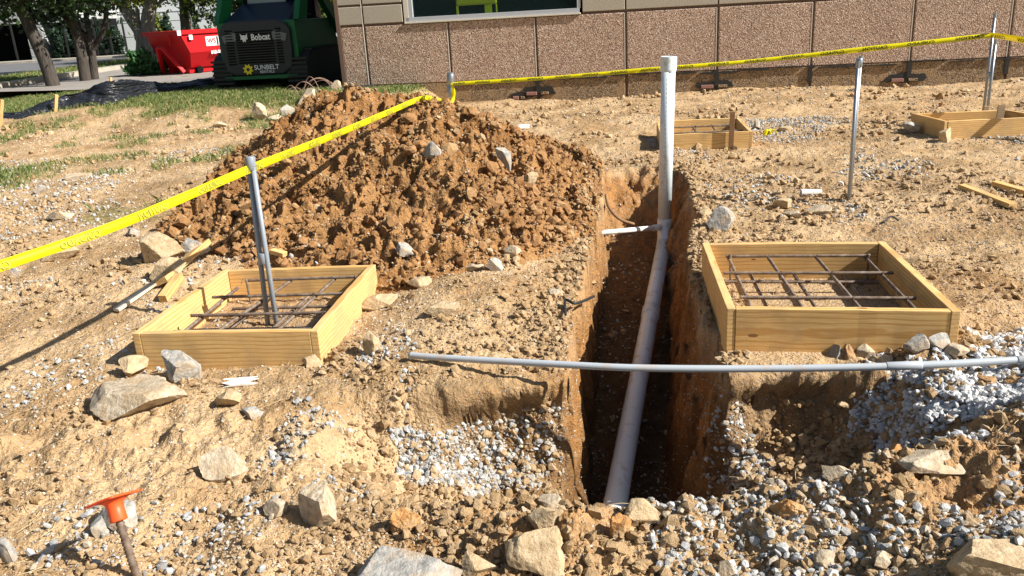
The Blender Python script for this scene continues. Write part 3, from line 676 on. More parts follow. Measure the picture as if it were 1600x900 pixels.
# elbow and sloping run
near = Vector(aty(961, 790, 3.42)); start = rb+Vector((-.02, -.10, -.11))
dirn = (near-start).normalized()
el = [rb+tilt*.06, rb, rb+Vector((-.003, -.02, -.05)), rb+Vector((-.01, -.055, -.09)), start, start+dirn*.1]
MB().tube([L_(p) for p in el], [R4+.003]*6, 36).build('elbow', 'pvc', e, True)
end = near+dirn*.5
MB().tube([L_(start+dirn*(q*(end-start).length)) for q in (.02, .25, .5, .75, 1)], R4, 40).build('sloping_run', 'pvc', e, True)
k1 = start+dirn*((Vector(aty(1012, 460, 5.55))-start).length)
mbp = MB(); mbp.tube([L_(k1), L_(k1+dirn*.004), L_(k1+dirn*.13), L_(k1+dirn*.134)], [R4+.001, R4+.006, R4+.006, R4+.001], 40); mbp.build('coupling', 'pvc', e, True)
# small branch into the left wall
ba = rb+Vector((-.03, -.02, -.01)); bb = Vector(aty(937, 364, 6.35))
MB().tube([L_(ba), L_(bb)], .021, 20).build('branch_pipe', 'pvc_small', e, True)
MB().tube([L_(ba), L_(ba.lerp(bb, .14))], .027, 20).build('branch_socket', 'pvc_small', e, True)

# printed line along the riser
side = Vector((-.35, -.93, 0)).normalized()
mbp = MB(); a_ = topv-tilt*.16+side*(R4+.0006)
for i in range(26):
    p = L_(a_-tilt*(.02+i*.036)); mbp.box((-.0018, -.0004, -.012), (.0018, .0004, .012), Matrix.Translation(p) @ Matrix.Rotation(-.36, 4, 'Z'))
mbp.build('printed_line', 'print', e)

# ------------------------------------------------------------------ long grey conduit over the pit
pp = [(640, 555, .035), (700, 559.5, .04), (860, 568.5, .055), (1000, 575, .06), (1200, 576, .06), (1400, 572, .075), (1600, 562, .085), (1760, 551, .09), (2100, 530, .09)]
cp = [Vector(at(a, b, c)) for a, b, c in pp]
def crom(P, n=10):
    out = []
    for i in range(len(P)-1):
        p0 = P[max(i-1, 0)]; p1 = P[i]; p2 = P[i+1]; p3 = P[min(i+2, len(P)-1)]
        for k in range(n):
            q = k/n; out.append(.5*((2*p1)+(p2-p0)*q+(2*p0-5*p1+4*p2-p3)*q*q+(3*p1-p0-3*p2+p3)*q**3))
    return out+[P[-1]]
e = empty('conduit_pipe', cp[0], 'long thin grey plastic conduit lying across the pit and trench', 'conduit')
lp = [p-cp[0] for p in cp]
MB().tube(crom(lp), .015, 20).build('pipe', 'conduit', e, True)
q = Vector(at(1384, 572.4, .074))-cp[0]; q2 = Vector(at(1440, 570.5, .077))-cp[0]
MB().tube([q, q+(q2-q)*.03, q+(q2-q)*.97, q2], [.0155, .0175, .0175, .0155], 20).build('bell_end', 'conduit', e, True)
q = Vector(at(1588, 562.8, .0845))-cp[0]; q2 = Vector(at(1640, 559.5, .087))-cp[0]
MB().tube([q, q+(q2-q)*.03, q+(q2-q)*.97, q2], [.0155, .0175, .0175, .0155], 20).build('bell_end', 'conduit', e, True)

# ------------------------------------------------------------------ upright conduits
def stub(name, base, tops, r, label, m, wraps=(), n=14, group=None):
    e = empty(name, tuple(base[0]), label, 'conduit', group)
    b0 = Vector(base[0])
    for b, t_ in zip(base, tops):
        b = Vector(b); t_ = Vector(t_); d = (t_-b).normalized()
        mb = MB(); mb.pipe(b-d*.12-b0, t_-b0, r, r*.82, n); o = mb.build('conduit', m, e); o.data.shade_smooth()
        mb = MB(); mb.pipe(t_-d*.045-b0, t_+d*.003-b0, r*1.18, r*.8, n); mb.build('end_cap', m, e)
    for (f_, l_) in wraps:
        c = sum((Vector(b).lerp(Vector(t_), f_) for b, t_ in zip(base, tops)), Vector())/len(base)
        d = (Vector(tops[0])-Vector(base[0])).normalized(); w_ = r*(1.9 if len(base) > 1 else 1.25)
        MB().tube([c-d*l_-b0, c-d*l_*.9-b0, c+d*l_*.9-b0, c+d*l_-b0], [w_*.9, w_, w_, w_*.9], n).build('tape_wrap', m, e, True)
    return e
yb = at(425, 508, -.06)
b1 = at(419, 510, -.05); b2 = at(433, 512, -.05)
t1 = aty(388, 248, b1[1]+.03); t2 = aty(393, 246, b2[1]+.05)
stub('conduit_stub', [b1, b2], [t1, t2], .0135, 'pair of grey conduits rising from the left form and holding the tape', 'stub_grey', [(.42, .03), (.97, .035)])
yb = 6.14
s1 = gp(1326, 312); s1[2] -= .02
stub('conduit_stub', [s1, s1+np.array([.018, .03, 0])], [aty(1341, 96, s1[1]), aty(1345, 88, s1[1]+.02)], .0125, 'slim grey pole standing alone between the two right forms', 'steel', [(.975, .03)])
s2 = at(1535, 187, .0); s2b = at(1541, 188, 0)
stub('conduit_stub', [s2, s2b], [aty(1555, 21, s2[1]), aty(1556, 62, s2b[1])], .016, 'tall steel conduit pair in the far right form holding the tape', 'steel', [(.5, .03)])
s3 = at(704, 166, 0); 
stub('conduit_stub', [s3], [aty(704, 113, s3[1])], .05, 'short thick grey stub against the wall where the tape is tied', 'steel', [(.8, .09)])

# ------------------------------------------------------------------ caution tapes
def tape(P, wdt, label, tw, text_sz, mtext='tape_print', gap=.42, sag=0, seed=0, frm=None):
    P = [Vector(p) for p in P]; o0 = P[0].copy(); C = crom([p-o0 for p in P], 40)
    L = [0]
    for a, b in zip(C, C[1:]): L.append(L[-1]+(b-a).length)
    rr = random.Random(seed); ph = rr.uniform(0, 6)
    def fr(s_):
        s_ = min(max(s_, 0), L[-1]-1e-6); i = int(np.searchsorted(L, s_)); i = max(1, min(i, len(C)-1)); q = (s_-L[i-1])/(L[i]-L[i-1]+1e-9)
        p = C[i-1].lerp(C[i], q); j0 = max(0, i-6); j1 = min(len(C)-1, i+6); d = (C[j1]-C[j0]).normalized()
        up = Vector((0, 0, 1)); up = (up-d*up.dot(d)).normalized(); nn = d.cross(up)
        a = tw(s_/L[-1]) + .10*math.sin(s_*2.3+ph)+.05*math.sin(s_*6.1+ph)
        return p, up*math.cos(a)+nn*math.sin(a), (nn*math.cos(a)-up*math.sin(a)), d
    n = int(L[-1]/.03); mb = MB(); vs_ = []; fs = []
    for i in range(n+1):
        p, u_, nn, d = fr(L[-1]*i/n); rp = .0015*math.sin(i*.9)
        for (a, b) in ((-.5, 0), (0, .0022+rp), (.5, 0)): vs_.append(p+u_*wdt*a+nn*b)
        for (a, b) in ((.5, -.0006), (0, .0016+rp), (-.5, -.0006)): vs_.append(p+u_*wdt*a+nn*b)
    for i in range(n):
        for j in range(6): fs.append((i*6+j, i*6+(j+1) % 6, (i+1)*6+(j+1) % 6, (i+1)*6+j))
    mb.add(vs_, fs); e = empty('caution_tape', o0, label, 'tape', 'yellow caution tapes')
    mb.build('tape_film', 'tape', e, True)
    s_ = .12; k = 0
    words = {w_: text_mesh(w_, text_sz, 1.12, .0016) for w_ in ('CAUTION', 'CUIDADO')}
    while s_ < L[-1]-.2:
        V, Fc = words['CAUTION' if k % 2 else 'CUIDADO']; out = []
        for v in V:
            # the film is printed on its far side: the words show mirrored through it
            p, u_, nn, d = fr(s_-v.x*1.15)
            sd = 1 if nn.dot(Vector((0, 0, EYE))-(p+o0)) > 0 else -1
            out.append(p+u_*(v.y*1.18-wdt*.08)+nn*(sd*.0052))
        MB().add(out, Fc).build('lettering', mtext, e); s_ += gap; k += 1
    return e
tA = [aty(-260, 500, 2.45), aty(0, 416, 2.95), aty(200, 345, 3.45), aty(390, 264, t1[1]-.015), aty(525, 210, 5.4), aty(612, 173, 6.6), aty(655, 155, 7.3), aty(676, 154, 7.9), aty(706, 161, 14.2)]
tape(tA, .041, 'yellow tape from the left edge past the conduit pair over the soil heap', lambda q: -.35+.1*q, .031, gap=.38, seed=1)
tB = [aty(706, 131, 14.25), aty(860, 121.5, 13.2), aty(1000, 110, 12.2), aty(1170, 96, 11.3), aty(1360, 76, 10.3), aty(1549, 55, s2[1]-.03)]
tape(tB, .072, 'yellow tape stretched along the wall between stub and steel conduit pair', lambda q: -.75, .05, 'tape_black', gap=.5, seed=2)
tC = [aty(1549, 55, s2[1]-.03), aty(1600, 63, 9.0), aty(1700, 86, 8.2), aty(1900, 120, 7.2)]
tape(tC, .08, 'short yellow tape leaving the steel conduit pair at the right edge', lambda q: .5, .05, 'tape_black', gap=.5, seed=3)
# knotted tail hanging at the stub
mb = MB(); q0 = Vector(aty(705, 130, 14.28))
vs_ = []; 
for i in range(13):
    q = i/12; p = Vector((.03*math.sin(q*5), -.03-.02*math.sin(q*9), -.40*q)); w_ = .02+.035*q
    vs_ += [p+Vector((-w_, .01*math.sin(i), 0)), p+Vector((w_, -.02, 0)), p+Vector((w_, -.016, 0)), p+Vector((-w_, .014+.01*math.sin(i), 0))]
fs = []
for i in range(12):
    for j in range(4): fs.append((i*4+j, i*4+(j+1) % 4, (i+1)*4+(j+1) % 4, (i+1)*4+j))
mb.add(vs_, fs+[(0, 1, 2, 3), (48, 49, 50, 51)]); o = mb.build('tape_tail', 'tape', None, True); o.location = q0; tag(o, 'loose yellow tape end hanging from the stub by the wall', 'tape')

# ------------------------------------------------------------------ capped rebar
gb = gp(215, 905); cb = Vector(aty(184, 806, gb[1]+.02)); gb = Vector(gb)
e = empty('capped_rebar', gb, 'rusty rebar stake with a square orange safety cap', 'rebar stake')
d = (cb-gb).normalized()
ribbed(-d*.15, (cb-gb), .0112, .013, 14).build('rebar', 'rust', e, True)
mb = MB(); c0 = cb-gb
prof = [(-.016, .0235), (-.013, .025), (.018, .0235), (.036, .025), (.044, .033), (.050, .05)]
axis = (d+Vector((-.20, .42, 0))).normalized()
mb.tube([c0+axis*a for a, r_ in prof], [r_ for a, r_ in prof], 28)
mb.build('cap_sleeve', 'orange', e, True)
rot = Matrix.Translation(c0+axis*.052) @ axis.to_track_quat('Z', 'Y').to_matrix().to_4x4() @ Matrix.Rotation(math.radians(40), 4, 'Z')
mb = MB(); s_ = .057; th = .004; nn = 10; vs_ = []
for zoff in (th, -th):
    for i in range(nn+1):
        for j in range(nn+1):
            a = -1+2*i/nn; b = -1+2*j/nn; k = min(1, max(abs(a), abs(b)))
            vs_.append(rot @ Vector((a*s_, b*s_, .004*(1-a*a)*(1-b*b)+zoff*(1-.35*k**6))))
K = (nn+1)**2; ix = lambda i, j: i*(nn+1)+j; fs = []
for i in range(nn):
    for j in range(nn):
        fs.append((ix(i, j), ix(i+1, j), ix(i+1, j+1), ix(i, j+1))); fs.append(tuple(K+q for q in (ix(i, j), ix(i, j+1), ix(i+1, j+1), ix(i+1, j))))
for i in range(nn):
    for (a, b) in ((ix(i, 0), ix(i+1, 0)), (ix(i, nn), ix(i+1, nn)), (ix(0, i), ix(0, i+1)), (ix(nn, i), ix(nn, i+1))): fs.append((a, b, b+K, a+K))
mb.add(vs_, fs); mb.build('cap_plate', 'orange', e, True)

# ------------------------------------------------------------------ scrap timber and stakes
def plank(pa, pb, wd, th, m, label, name='scrap_board', cat='scrap board', taper=1.0, roll=0, z0=None):
    a = Vector(pa); b = Vector(pb); d = (b-a); L = d.length; d.normalize(); up = Vector((0, 0, 1)); sdv = d.cross(up).normalized(); up = sdv.cross(d)
    Mx = Matrix((( d.x, sdv.x, up.x, a.x), (d.y, sdv.y, up.y, a.y), (d.z, sdv.z, up.z, a.z), (0, 0, 0, 1))) @ Matrix.Rotation(roll, 4, 'X')
    mb = MB(); w0 = wd/2; w1 = w0*taper
    mb.add([(0, -w0, 0), (0, w0, 0), (0, w0, th), (0, -w0, th), (L, -w1, 0), (L, w1, 0), (L, w1, th), (L, -w1, th)], [(3, 2, 1, 0), (4, 5, 6, 7), (0, 1, 5, 4), (1, 2, 6, 5), (2, 3, 7, 6), (3, 0, 4, 7)])
    o = mb.build(name, m, None, bevel=.002); o.matrix_world = Mx; tag(o, label, cat); return o
def up_(p, z): p = np.array(p, float); p[2] += z; return p
plank(up_(gp(183, 490), .012), up_(gp(284, 428), .05), .045, .018, 'wood_pale', 'long bleached white stake lying left of the left form')
plank(up_(gp(255, 452), .03), up_(gp(328, 398), .07), .085, .036, 'wood', 'pine board offcut with a split end behind the white stake', taper=.7, roll=.35)
plank(up_(gp(256, 472), .0), up_(gp(284, 444), .03), .05, .045, 'wood', 'short pine block under the white stake', 'wood_block', 'wood block')
plank(up_(gp(425, 398), .01), up_(gp(446, 406), .02), .05, .03, 'wood', 'small wood offcut behind the conduit pair at the heap foot', 'wood_block', 'wood block')
plank(up_(gp(1502, 296), .006), up_(gp(1582, 327), .006), .06, .036, 'wood', 'nearer loose pine stick on the ground at the right', 'scrap_board')
plank(up_(gp(1553, 291), .006), up_(gp(1625, 312), .006), .065, .036, 'wood', 'farther loose pine stick cut by the right edge', 'scrap_board')
def stake(px, pt, pb, zb, wd, m, label, yb=None):
    b = at(px, pb, zb); t_ = aty(px+1, pt, b[1]); mb = MB(); h_ = t_[2]-b[2]
    mb.add([(-wd/2, -.01, -.1), (wd/2, -.01, -.1), (wd/2, .012, -.1), (-wd/2, .012, -.1), (-wd/2, -.01, h_), (wd/2, -.01, h_), (wd/2, .012, h_), (-wd/2, .012, h_)], [(0, 3, 2, 1), (4, 5, 6, 7), (0, 1, 5, 4), (1, 2, 6, 5), (2, 3, 7, 6), (3, 0, 4, 7)])
    o = mb.build('wooden_stake', m, None, bevel=.002); o.location = b; o.rotation_euler = (0, .02, -.15); tag(o, label, 'stake', 'wooden stakes'); return o
fb = (np.array(FORM_B[2])+np.array(FORM_B[3]))/2
o = stake(1127, 168, 224, .0, .05, 'wood_dark', 'dark brown stake in front of the small distant form')
o.location.y = FORM_B[3][1]+(FORM_B[2][1]-FORM_B[3][1])*.68-.035
stake(1559, 164, 207, .0, .07, 'wood_old', 'pale stake nailed to the front of the far right form')
stake(1539, 166, 183, .1, .05, 'wood_old', 'short stake behind the far right form beside the conduit pair')

# ------------------------------------------------------------------ litter
def halfpipe(px, py, L, r, ang, m, label, full=False, z=.0, name='pipe_offcut'):
    p = gp(px, py); mb = MB(); n = 14; a0, a1 = (0, 2*math.pi) if full else (-.3, 3.5)
    for rr in (r, r*.86):
        for x in (-L/2, L/2):
            for i in range(n+1): q = a0+(a1-a0)*i/n; mb.v.append((x+(.02*math.sin(i*1.7) if not full else 0), rr*math.cos(q), rr*math.sin(q)))
    k = n+1
    for i in range(n):
        mb.f += [(i, i+1, k+i+1, k+i), (2*k+i+1, 2*k+i, 3*k+i, 3*k+i+1), (i, 2*k+i, 2*k+i+1, i+1), (k+i, k+i+1, 3*k+i+1, 3*k+i)]
    o = mb.build(name, m, None, False); o.location = (p[0], p[1]+r*.5, p[2]+r*.7+z); o.rotation_euler = (.2, .05, ang); tag(o, label, 'pipe offcut'); return o
halfpipe(1268, 305, .155, .026, -.05, 'pvc_small', 'white pipe offcut lying by the foot of the slim pole', True)
halfpipe(1313, 294, .03, .03, 1.1, 'pvc_small', 'white pipe ring on edge left of the slim pole', True, name='pipe_ring')
halfpipe(376, 604, .115, .022, .15, 'pvc_small', 'curved white plastic scrap on the soil below the left form')
halfpipe(688, 164, .10, .05, .3, 'pvc_small', 'white cut pipe end on the soil beside the wall stub', True)
halfpipe(818, 202, .14, .035, .2, 'pvc_small', 'small white plastic shred on the dirt before the wall', name='plastic_scrap')
halfpipe(1512, 210, .2, .04, .3, 'pvc_small', 'pale pipe offcut before the far right form', True)
def cable(P, r, m, label, name='cable', cat='cable', n=8):
    P = [Vector(p) for p in P]; o0 = P[0].copy(); o = MB().tube(crom([p-o0 for p in P]), r, n).build(name, m, None, True); o.location = o0; tag(o, label, cat); return o
cable([up_(gp(884, 500), .03), up_(gp(884, 483), .05), np.array(at(900, 474, .06)), np.array(at(928, 463, -.02))], .0075, 'black_rubber', 'stiff black cable stub poking out of the left trench lip')
cable([up_(gp(1380, 350), .01), up_(gp(1392, 345), .03), up_(gp(1404, 347), .01)], .006, 'black_rubber', 'short curl of black cable on the dirt behind the right form')
cable([aty(947, 305, 6.9), aty(952, 325, 6.7), aty(968, 342, 6.65), aty(990, 350, 6.8)], .013, 'wood_dark', 'bent brown root sticking out of the trench wall', 'root', 'root')
for i in range(1):
    e = None; mb = MB(); p0 = Vector(gp(470, 150)); rr = random.Random(4)
    for k in range(9):
        a = rr.uniform(-.6, .5); w_ = rr.uniform(.25, .75); h_ = rr.uniform(.12, .32); s = Vector((rr.uniform(-.3, .1), rr.uniform(-.2, .2), 0))
        mb.tube([s+Vector((w_*q*math.cos(a), w_*q*math.sin(a), h_*math.sin(q*math.pi)**.7)) for q in np.linspace(0, 1, 12)], .0038, 5)
    M['wire'] = mat('pinkish wire', (.42, .27, .20), .6)
    o = mb.build('wire_tangle', 'wire', None, True); o.location = p0; tag(o, 'tangle of thin pinkish wires arching over the edge of the heap', 'wires')
# yellow ribbon
mb = MB(); p0 = Vector(gp(1203, 212)); rr = random.Random(3)
for k in range(6):
    a = rr.uniform(0, 6.28); vs_ = []
    for i in range(7):
        q = i/6; c = Vector((math.cos(a)*.09*q, math.sin(a)*.06*q, .012+.055*math.sin(q*3.1))); w_ = .014
        vs_ += [c+Vector((-w_*math.sin(a), w_*math.cos(a), 0)), c+Vector((w_*math.sin(a), -w_*math.cos(a), 0)), c+Vector((w_*math.sin(a), -w_*math.cos(a), .003)), c+Vector((-w_*math.sin(a), w_*math.cos(a), .003))]
    mb.add(vs_, [(i*4+j, i*4+(j+1) % 4, (i+1)*4+(j+1) % 4, (i+1)*4+j) for i in range(6) for j in range(4)])
o = mb.build('ribbon', 'tape', None, True); o.location = p0; tag(o, 'crumpled scrap of yellow ribbon right of the small distant form', 'ribbon')
M['blue'] = mat('blue paint mark', (.12, .10, .55), .6)

# ------------------------------------------------------------------ office building
M['panel_low'] = mat('exposed aggregate panel', rough=.95); t = NT(M['panel_low']); v = t.tc()
vo = t.vor(v, 75, out='Color'); sp = t.n.new('ShaderNodeSeparateColor'); t.l.new(vo, sp.inputs[0])
c = t.ramp(sp.outputs[0], [(0, (.12, .08, .06)), (.2, (.30, .195, .14)), (.6, (.47, .325, .235)), (.85, (.57, .43, .335)), (1, (.72, .62, .52))])
c = t.mix(.5, c, t.ramp(t.noise(v, .9, 4), [(.3, (.84, .80, .76)), (.7, (1.06, 1.04, 1.02))]), 'MULTIPLY')
t.col(c); t.bump(t.vor(v, 62), .7, .010)
M['panel_dirty'] = mat('soil stained panel foot', rough=.95); t = NT(M['panel_dirty']); v = t.tc()
vo = t.vor(v, 75, out='Color'); sp = t.n.new('ShaderNodeSeparateColor'); t.l.new(vo, sp.inputs[0])
c = t.ramp(sp.outputs[0], [(0, (.06, .04, .02)), (.5, (.24, .16, .09)), (1, (.42, .31, .20))])
c = t.mix(t.math('MULTIPLY', t.math('GREATER_THAN', t.noise(v, 3.5, 6, .65), .53), .55), c, (.34, .22, .11)); t.col(c); t.bump(t.vor(v, 62), .6, .009)
M['panel_up'] = mat('smooth tan panel', rough=.9); t = NT(M['panel_up']); v = t.tc()
t.col(t.ramp(t.noise(v, 60, 4), [(.35, (.36, .32, .25)), (.65, (.47, .42, .34))])); t.bump(t.noise(v, 90, 3), .2, .004)
M['joint'] = mat('brown joint sealant', (.16, .10, .075), .8); M['pale_trim_lit'] = mat('pale trim and painted lit edge', (.62, .57, .48), .8)
M['alu'] = mat('grey window frame', (.50, .52, .56), .45, .3); M['tar'] = mat('black waterproofing', (.018, .017, .016), .55)
M['brick_red'] = mat('pinkish brick', (.30, .15, .12), .9)
M['glass'] = mat('dark tinted glass', (.012, .03, .032), .04); trn = NT(M['glass']); tb = trn.n.new('ShaderNodeBsdfTransparent'); tb.inputs[0].default_value = (.85, .95, .93, 1); mx = trn.n.new('ShaderNodeMixShader'); mx.inputs[0].default_value = .72
trn.l.new(trn.b.outputs[0], mx.inputs[1]); trn.l.new(tb.outputs[0], mx.inputs[2]); trn.l.new(mx.outputs[0], trn.n['Material Output'].inputs[0])
wang = math.atan2(WD[1], WD[0])
BLD = empty('office_building', (WA[0], WA[1], 0), 'office building clad in brown aggregate and smooth tan panels', 'building', rz=wang)
# local x along wall, y inwards, z up. joints:
J = []
for px_, py_ in [(573, 84), (702, 72), (838, 72), (978, 72), (1121, 60), (1269, 60), (1425, 60), (1578, 60)]:
    d = ray(px_, py_); n_ = np.array([WN[0], WN[1], 0]); tq = ((np.array([WA[0], WA[1], 0])-[0, 0, EYE])@n_)/(d@n_); p = np.array([0, 0, EYE])+d*tq; J.append((p[0]-WA[0])*WD[0]+(p[1]-WA[1])*WD[1])
def wpt(px_, py_):
    d = ray(px_, py_); n_ = np.array([WN[0], WN[1], 0]); tq = ((np.array([WA[0], WA[1], 0])-[0, 0, EYE])@n_)/(d@n_); p = np.array([0, 0, EYE])+d*tq
    return (p[0]-WA[0])*WD[0]+(p[1]-WA[1])*WD[1], p[2]
x_c = wpt(532, 60)[0]
J = [x_c]+J
while J[-1] < 16: J.append(J[-1]+1.47)
ZL = wpt(978, 17)[1]-.0; G2 = .02
w0, zs = wpt(640, 33); w1, _ = wpt(905, 18)
w0 = wpt(631, 20)[0]; w1 = wpt(907, 10)[0]
def bx(lo, hi, name, m, parent=BLD, bevel=0): return MB().box(lo, hi).build(name, m, parent, bevel=bevel)
for i in range(len(J)-1):
    bx((J[i]+G2, 0, .35), (J[i+1]-G2, .2, ZL-.02), 'lower_panel', 'panel_low', bevel=.012)
    bx((J[i]+G2, .004, -.6), (J[i+1]-G2, .2, .343), 'panel_foot', 'panel_dirty', bevel=.008)
    bx((J[i]-G2+.001, .035, -.6), (J[i]+G2-.001, .2, ZL-.02), 'vertical_joint', 'joint')
zr = [ZL+.025, wpt(545, 6)[1]-.02 if False else ZL+.32, ZL+.36, 3.1, 3.14, 4.2, 4.24, 5.6]
rows = [(ZL+.022, ZL+.31), (ZL+.345, ZL+1.6), (ZL+1.635, 4.2)]
ups = [j for j in J if j < w0-.2]
upx = [J[0], J[1], w0-.02]
for (a, b) in rows[:2]:
    for i in range(len(upx)-1): bx((upx[i]+.012, -.002, a), (upx[i+1]-.012, .2, b), 'upper_panel', 'panel_up', bevel=.008)
for (a, b) in rows[:2]:
    xs_ = [w1+.02]+[j for j in J if j > w1+.3]
    for i in range(len(xs_)-1): bx((xs_[i]+.012, -.002, a), (xs_[i+1]-.012, .2, b), 'upper_panel', 'panel_up', bevel=.008)
for i in range(len(J)-1): bx((J[i]+.012, -.002, rows[2][0]), (J[i+1]-.012, .2, rows[2][1]), 'upper_panel', 'panel_up', bevel=.008)
bx((J[0]+.004, .03, ZL-.019), (w0-.03, .198, 4.19), 'joint_backing', 'joint'); bx((w1+.03, .03, ZL-.019), (J[-1]-.02, .198, 4.19), 'joint_backing', 'joint')
bx((J[0]-.05, -.012, -.6), (J[0]+.018, .2, 4.2), 'corner_trim', 'joint')
bx((J[0]-.02, .205, -.6), (J[0]+.2, 9, 4.2), 'side_wall', 'panel_up'); bx((J[-1]-.2, .205, -.6), (J[-1], 9, 4.2), 'side_wall', 'panel_up'); bx((J[0], 8.8, -.6), (J[-1], 9.01, 4.2), 'back_wall', 'panel_up')
bx((J[0]-.1, -.1, 4.2), (J[-1]+.1, 9.1, 4.35), 'roof', 'joint')
bx((J[0]+.2, .21, .2), (J[-1]-.2, 8.7, .3), 'inner_floor', 'joint')
# pale strips: sunlit left chamfer of the joints painted on
for i in range(2, len(J)-1): bx((J[i]-G2-.004, -.003, .36), (J[i]-G2+.008, .05, ZL-.03), 'lit_edge_strip', 'pale_trim_lit')
bx((J[1]-G2-.004, -.003, .36), (J[1]-G2+.008, .05, 2.6), 'lit_edge_strip', 'pale_trim_lit')
# window
win = empty('window', (0, 0, 0), None, None); win.parent = BLD; 
zb = ZL-.012
bx((w0, -.03, zb), (w1, .10, zb+.028), 'sill', 'pale_trim_lit', win, .004)
bx((w0+.02, .0, zb+.03), (w1-.02, .09, zb+.10), 'bottom_frame', 'alu', win, .004)
bx((w0-.002, .0, zb+.03), (w0+.075, .09, 2.62), 'jamb', 'pale_trim_lit', win); bx((w0+.077, .01, zb+.101), (w0+.15, .09, 2.6), 'frame', 'alu', win, .004)
bx((w1-.06, .01, zb+.101), (w1, .09, 2.6), 'frame', 'alu', win, .004); bx((w0, .0, 2.605), (w1, .09, 2.93), 'head', 'alu', win)
bx((w0+.151, .05, zb+.102), (w1-.061, .062, 2.6), 'pane', 'glass', win)
# room behind the glass; yellow solid stands in for a reflected machine
M['room'] = mat('dim office wall', (.06, .08, .08), .9); M['yellow_reflected'] = mat('yellow of the reflected machine', (.75, .70, .02), .5)
bx((w0-1, 3.2, .3), (w1+1, 3.25, 3), 'room_back', 'room')
a, _ = wpt(712, 12); b, _ = wpt(775, 10)
yc = empty('yellow_reflection', (0, 0, 0), 'yellow shape behind the dark office window standing in for a reflection', 'reflection')
Mw = Matrix.Translation((WA[0], WA[1], 0)) @ Matrix.Rotation(wang, 4, 'Z'); yc.matrix_world = Mw @ Matrix.Translation(((a+b)/2+.0, .11, .3))
zt_y = wpt(740, 5)[1]-.3-.03
MB().box((-.36, 0, zt_y), (.34, .05, 1.95)).build('reflection_top', 'yellow_reflected', yc, bevel=.03); MB().box((.13, 0, 0), (.25, .05, zt_y)).build('reflection_leg', 'yellow_reflected', yc); MB().box((-.36, 0, 0), (-.325, .05, zt_y)).build('reflection_leg', 'yellow_reflected', yc); MB().box((.32, 0, 0), (.335, .05, zt_y)).build('reflection_leg', 'yellow_reflected', yc)
# torn damp-proof line and bricks at the foot
mb = MB(); rr = random.Random(9); x = 3.6
while x < 14:
    L1 = rr.uniform(.15, .7); zc = .335+.012*math.sin(x*3)+rr.uniform(-.012, .012); h_ = rr.uniform(.008, .028); n = 10; vs_ = []
    for i in range(n+1):
        q = i/n; e_ = h_*math.sin(q*math.pi)**.4*(.5+rr.random())
        vs_ += [(x+L1*q, -.022, zc-e_), (x+L1*q, -.022, zc+e_*.6), (x+L1*q, .02, zc+e_*.6), (x+L1*q, .02, zc-e_)]
    mb.add(vs_, [(i*4+j, i*4+(j+1) % 4, (i+1)*4+(j+1) % 4, (i+1)*4+j) for i in range(n) for j in range(4)]); x += L1*rr.uniform(.9, 1.15)
mb.build('damp_proof_strip', 'tar', BLD)
for (px_, py_, w_, h_) in [(812, 150, .30, .11), (842, 143, .56, .16), (1118, 132, .62, .12), (1415, 122, .58, .14)]:
    cx, cz = wpt(px_, py_); 
    mb = MB(); n = 9
    poly = [(cx+w_/2*math.cos(q)*(1+.15*rr.uniform(-1, 1)), cz+h_/2*np.sign(math.sin(q))*abs(math.sin(q))**.4*(1+.25*rr.uniform(-1, 1))) for q in np.linspace(0, 6.28, 22)[:-1]]
    mb.prism(poly, -.012, .02); mb.build('tar_patch', 'tar', BLD)
    mb = MB(); mb.box((cx-w_*.38, -.035, cz-.055), (cx-w_*.06, .02, cz+.0)); mb.build('brick', 'brick_red', BLD, bevel=.006)
    mb = MB(); mb.box((cx+w_*.06, -.03, cz-.05), (cx+w_*.30, .02, cz-.005)); mb.build('brick', 'panel_dirty', BLD, bevel=.006)
for i in (3, 5, 6, 7, 8):
    if i < len(J): bx((J[i]-.035, -.02, .1), (J[i]+.03, .03, .36), 'tar_smear', 'tar')
# drain splash block at the corner
p = np.array([WA[0], WA[1]])+WD*(J[1]-.15)+WN*.25
o = MB().box((-.28, -.12, 0), (.28, .12, .05)).build('splash_block', 'black_rubber', None, bevel=.01); o.location = (p[0], p[1], float(H(p[0], p[1]))+.02); o.rotation_euler = (0, 0, wang+.35); tag(o, 'flat black splash block on the grass at the building corner', 'splash block')

# ------------------------------------------------------------------ background: drive, road, kerbs
M['asphalt'] = mat('asphalt', rough=.9); t = NT(M['asphalt']); t.col(t.ramp(t.noise(t.tc(), 1.5, 6, .7), [(.3, (.085, .085, .09)), (.7, (.15, .15, .155))]))
M['drive'] = mat('worn pale asphalt', rough=.9); t = NT(M['drive']); t.col(t.ramp(t.noise(t.tc(), .9, 6, .7), [(.3, (.20, .18, .165)), (.7, (.32, .29, .26))]))
M['kerb'] = mat('concrete kerb', rough=.9); t = NT(M['kerb']); t.col(t.ramp(t.noise(t.tc(), 3, 5), [(.3, (.30, .27, .22)), (.7, (.44, .40, .33))]))
def sheet(name, poly, z, m):
    o = MB().add([(x, y, z) for x, y in poly], [tuple(range(len(poly)))]).build(name, m); tag(o, kind='structure'); return o
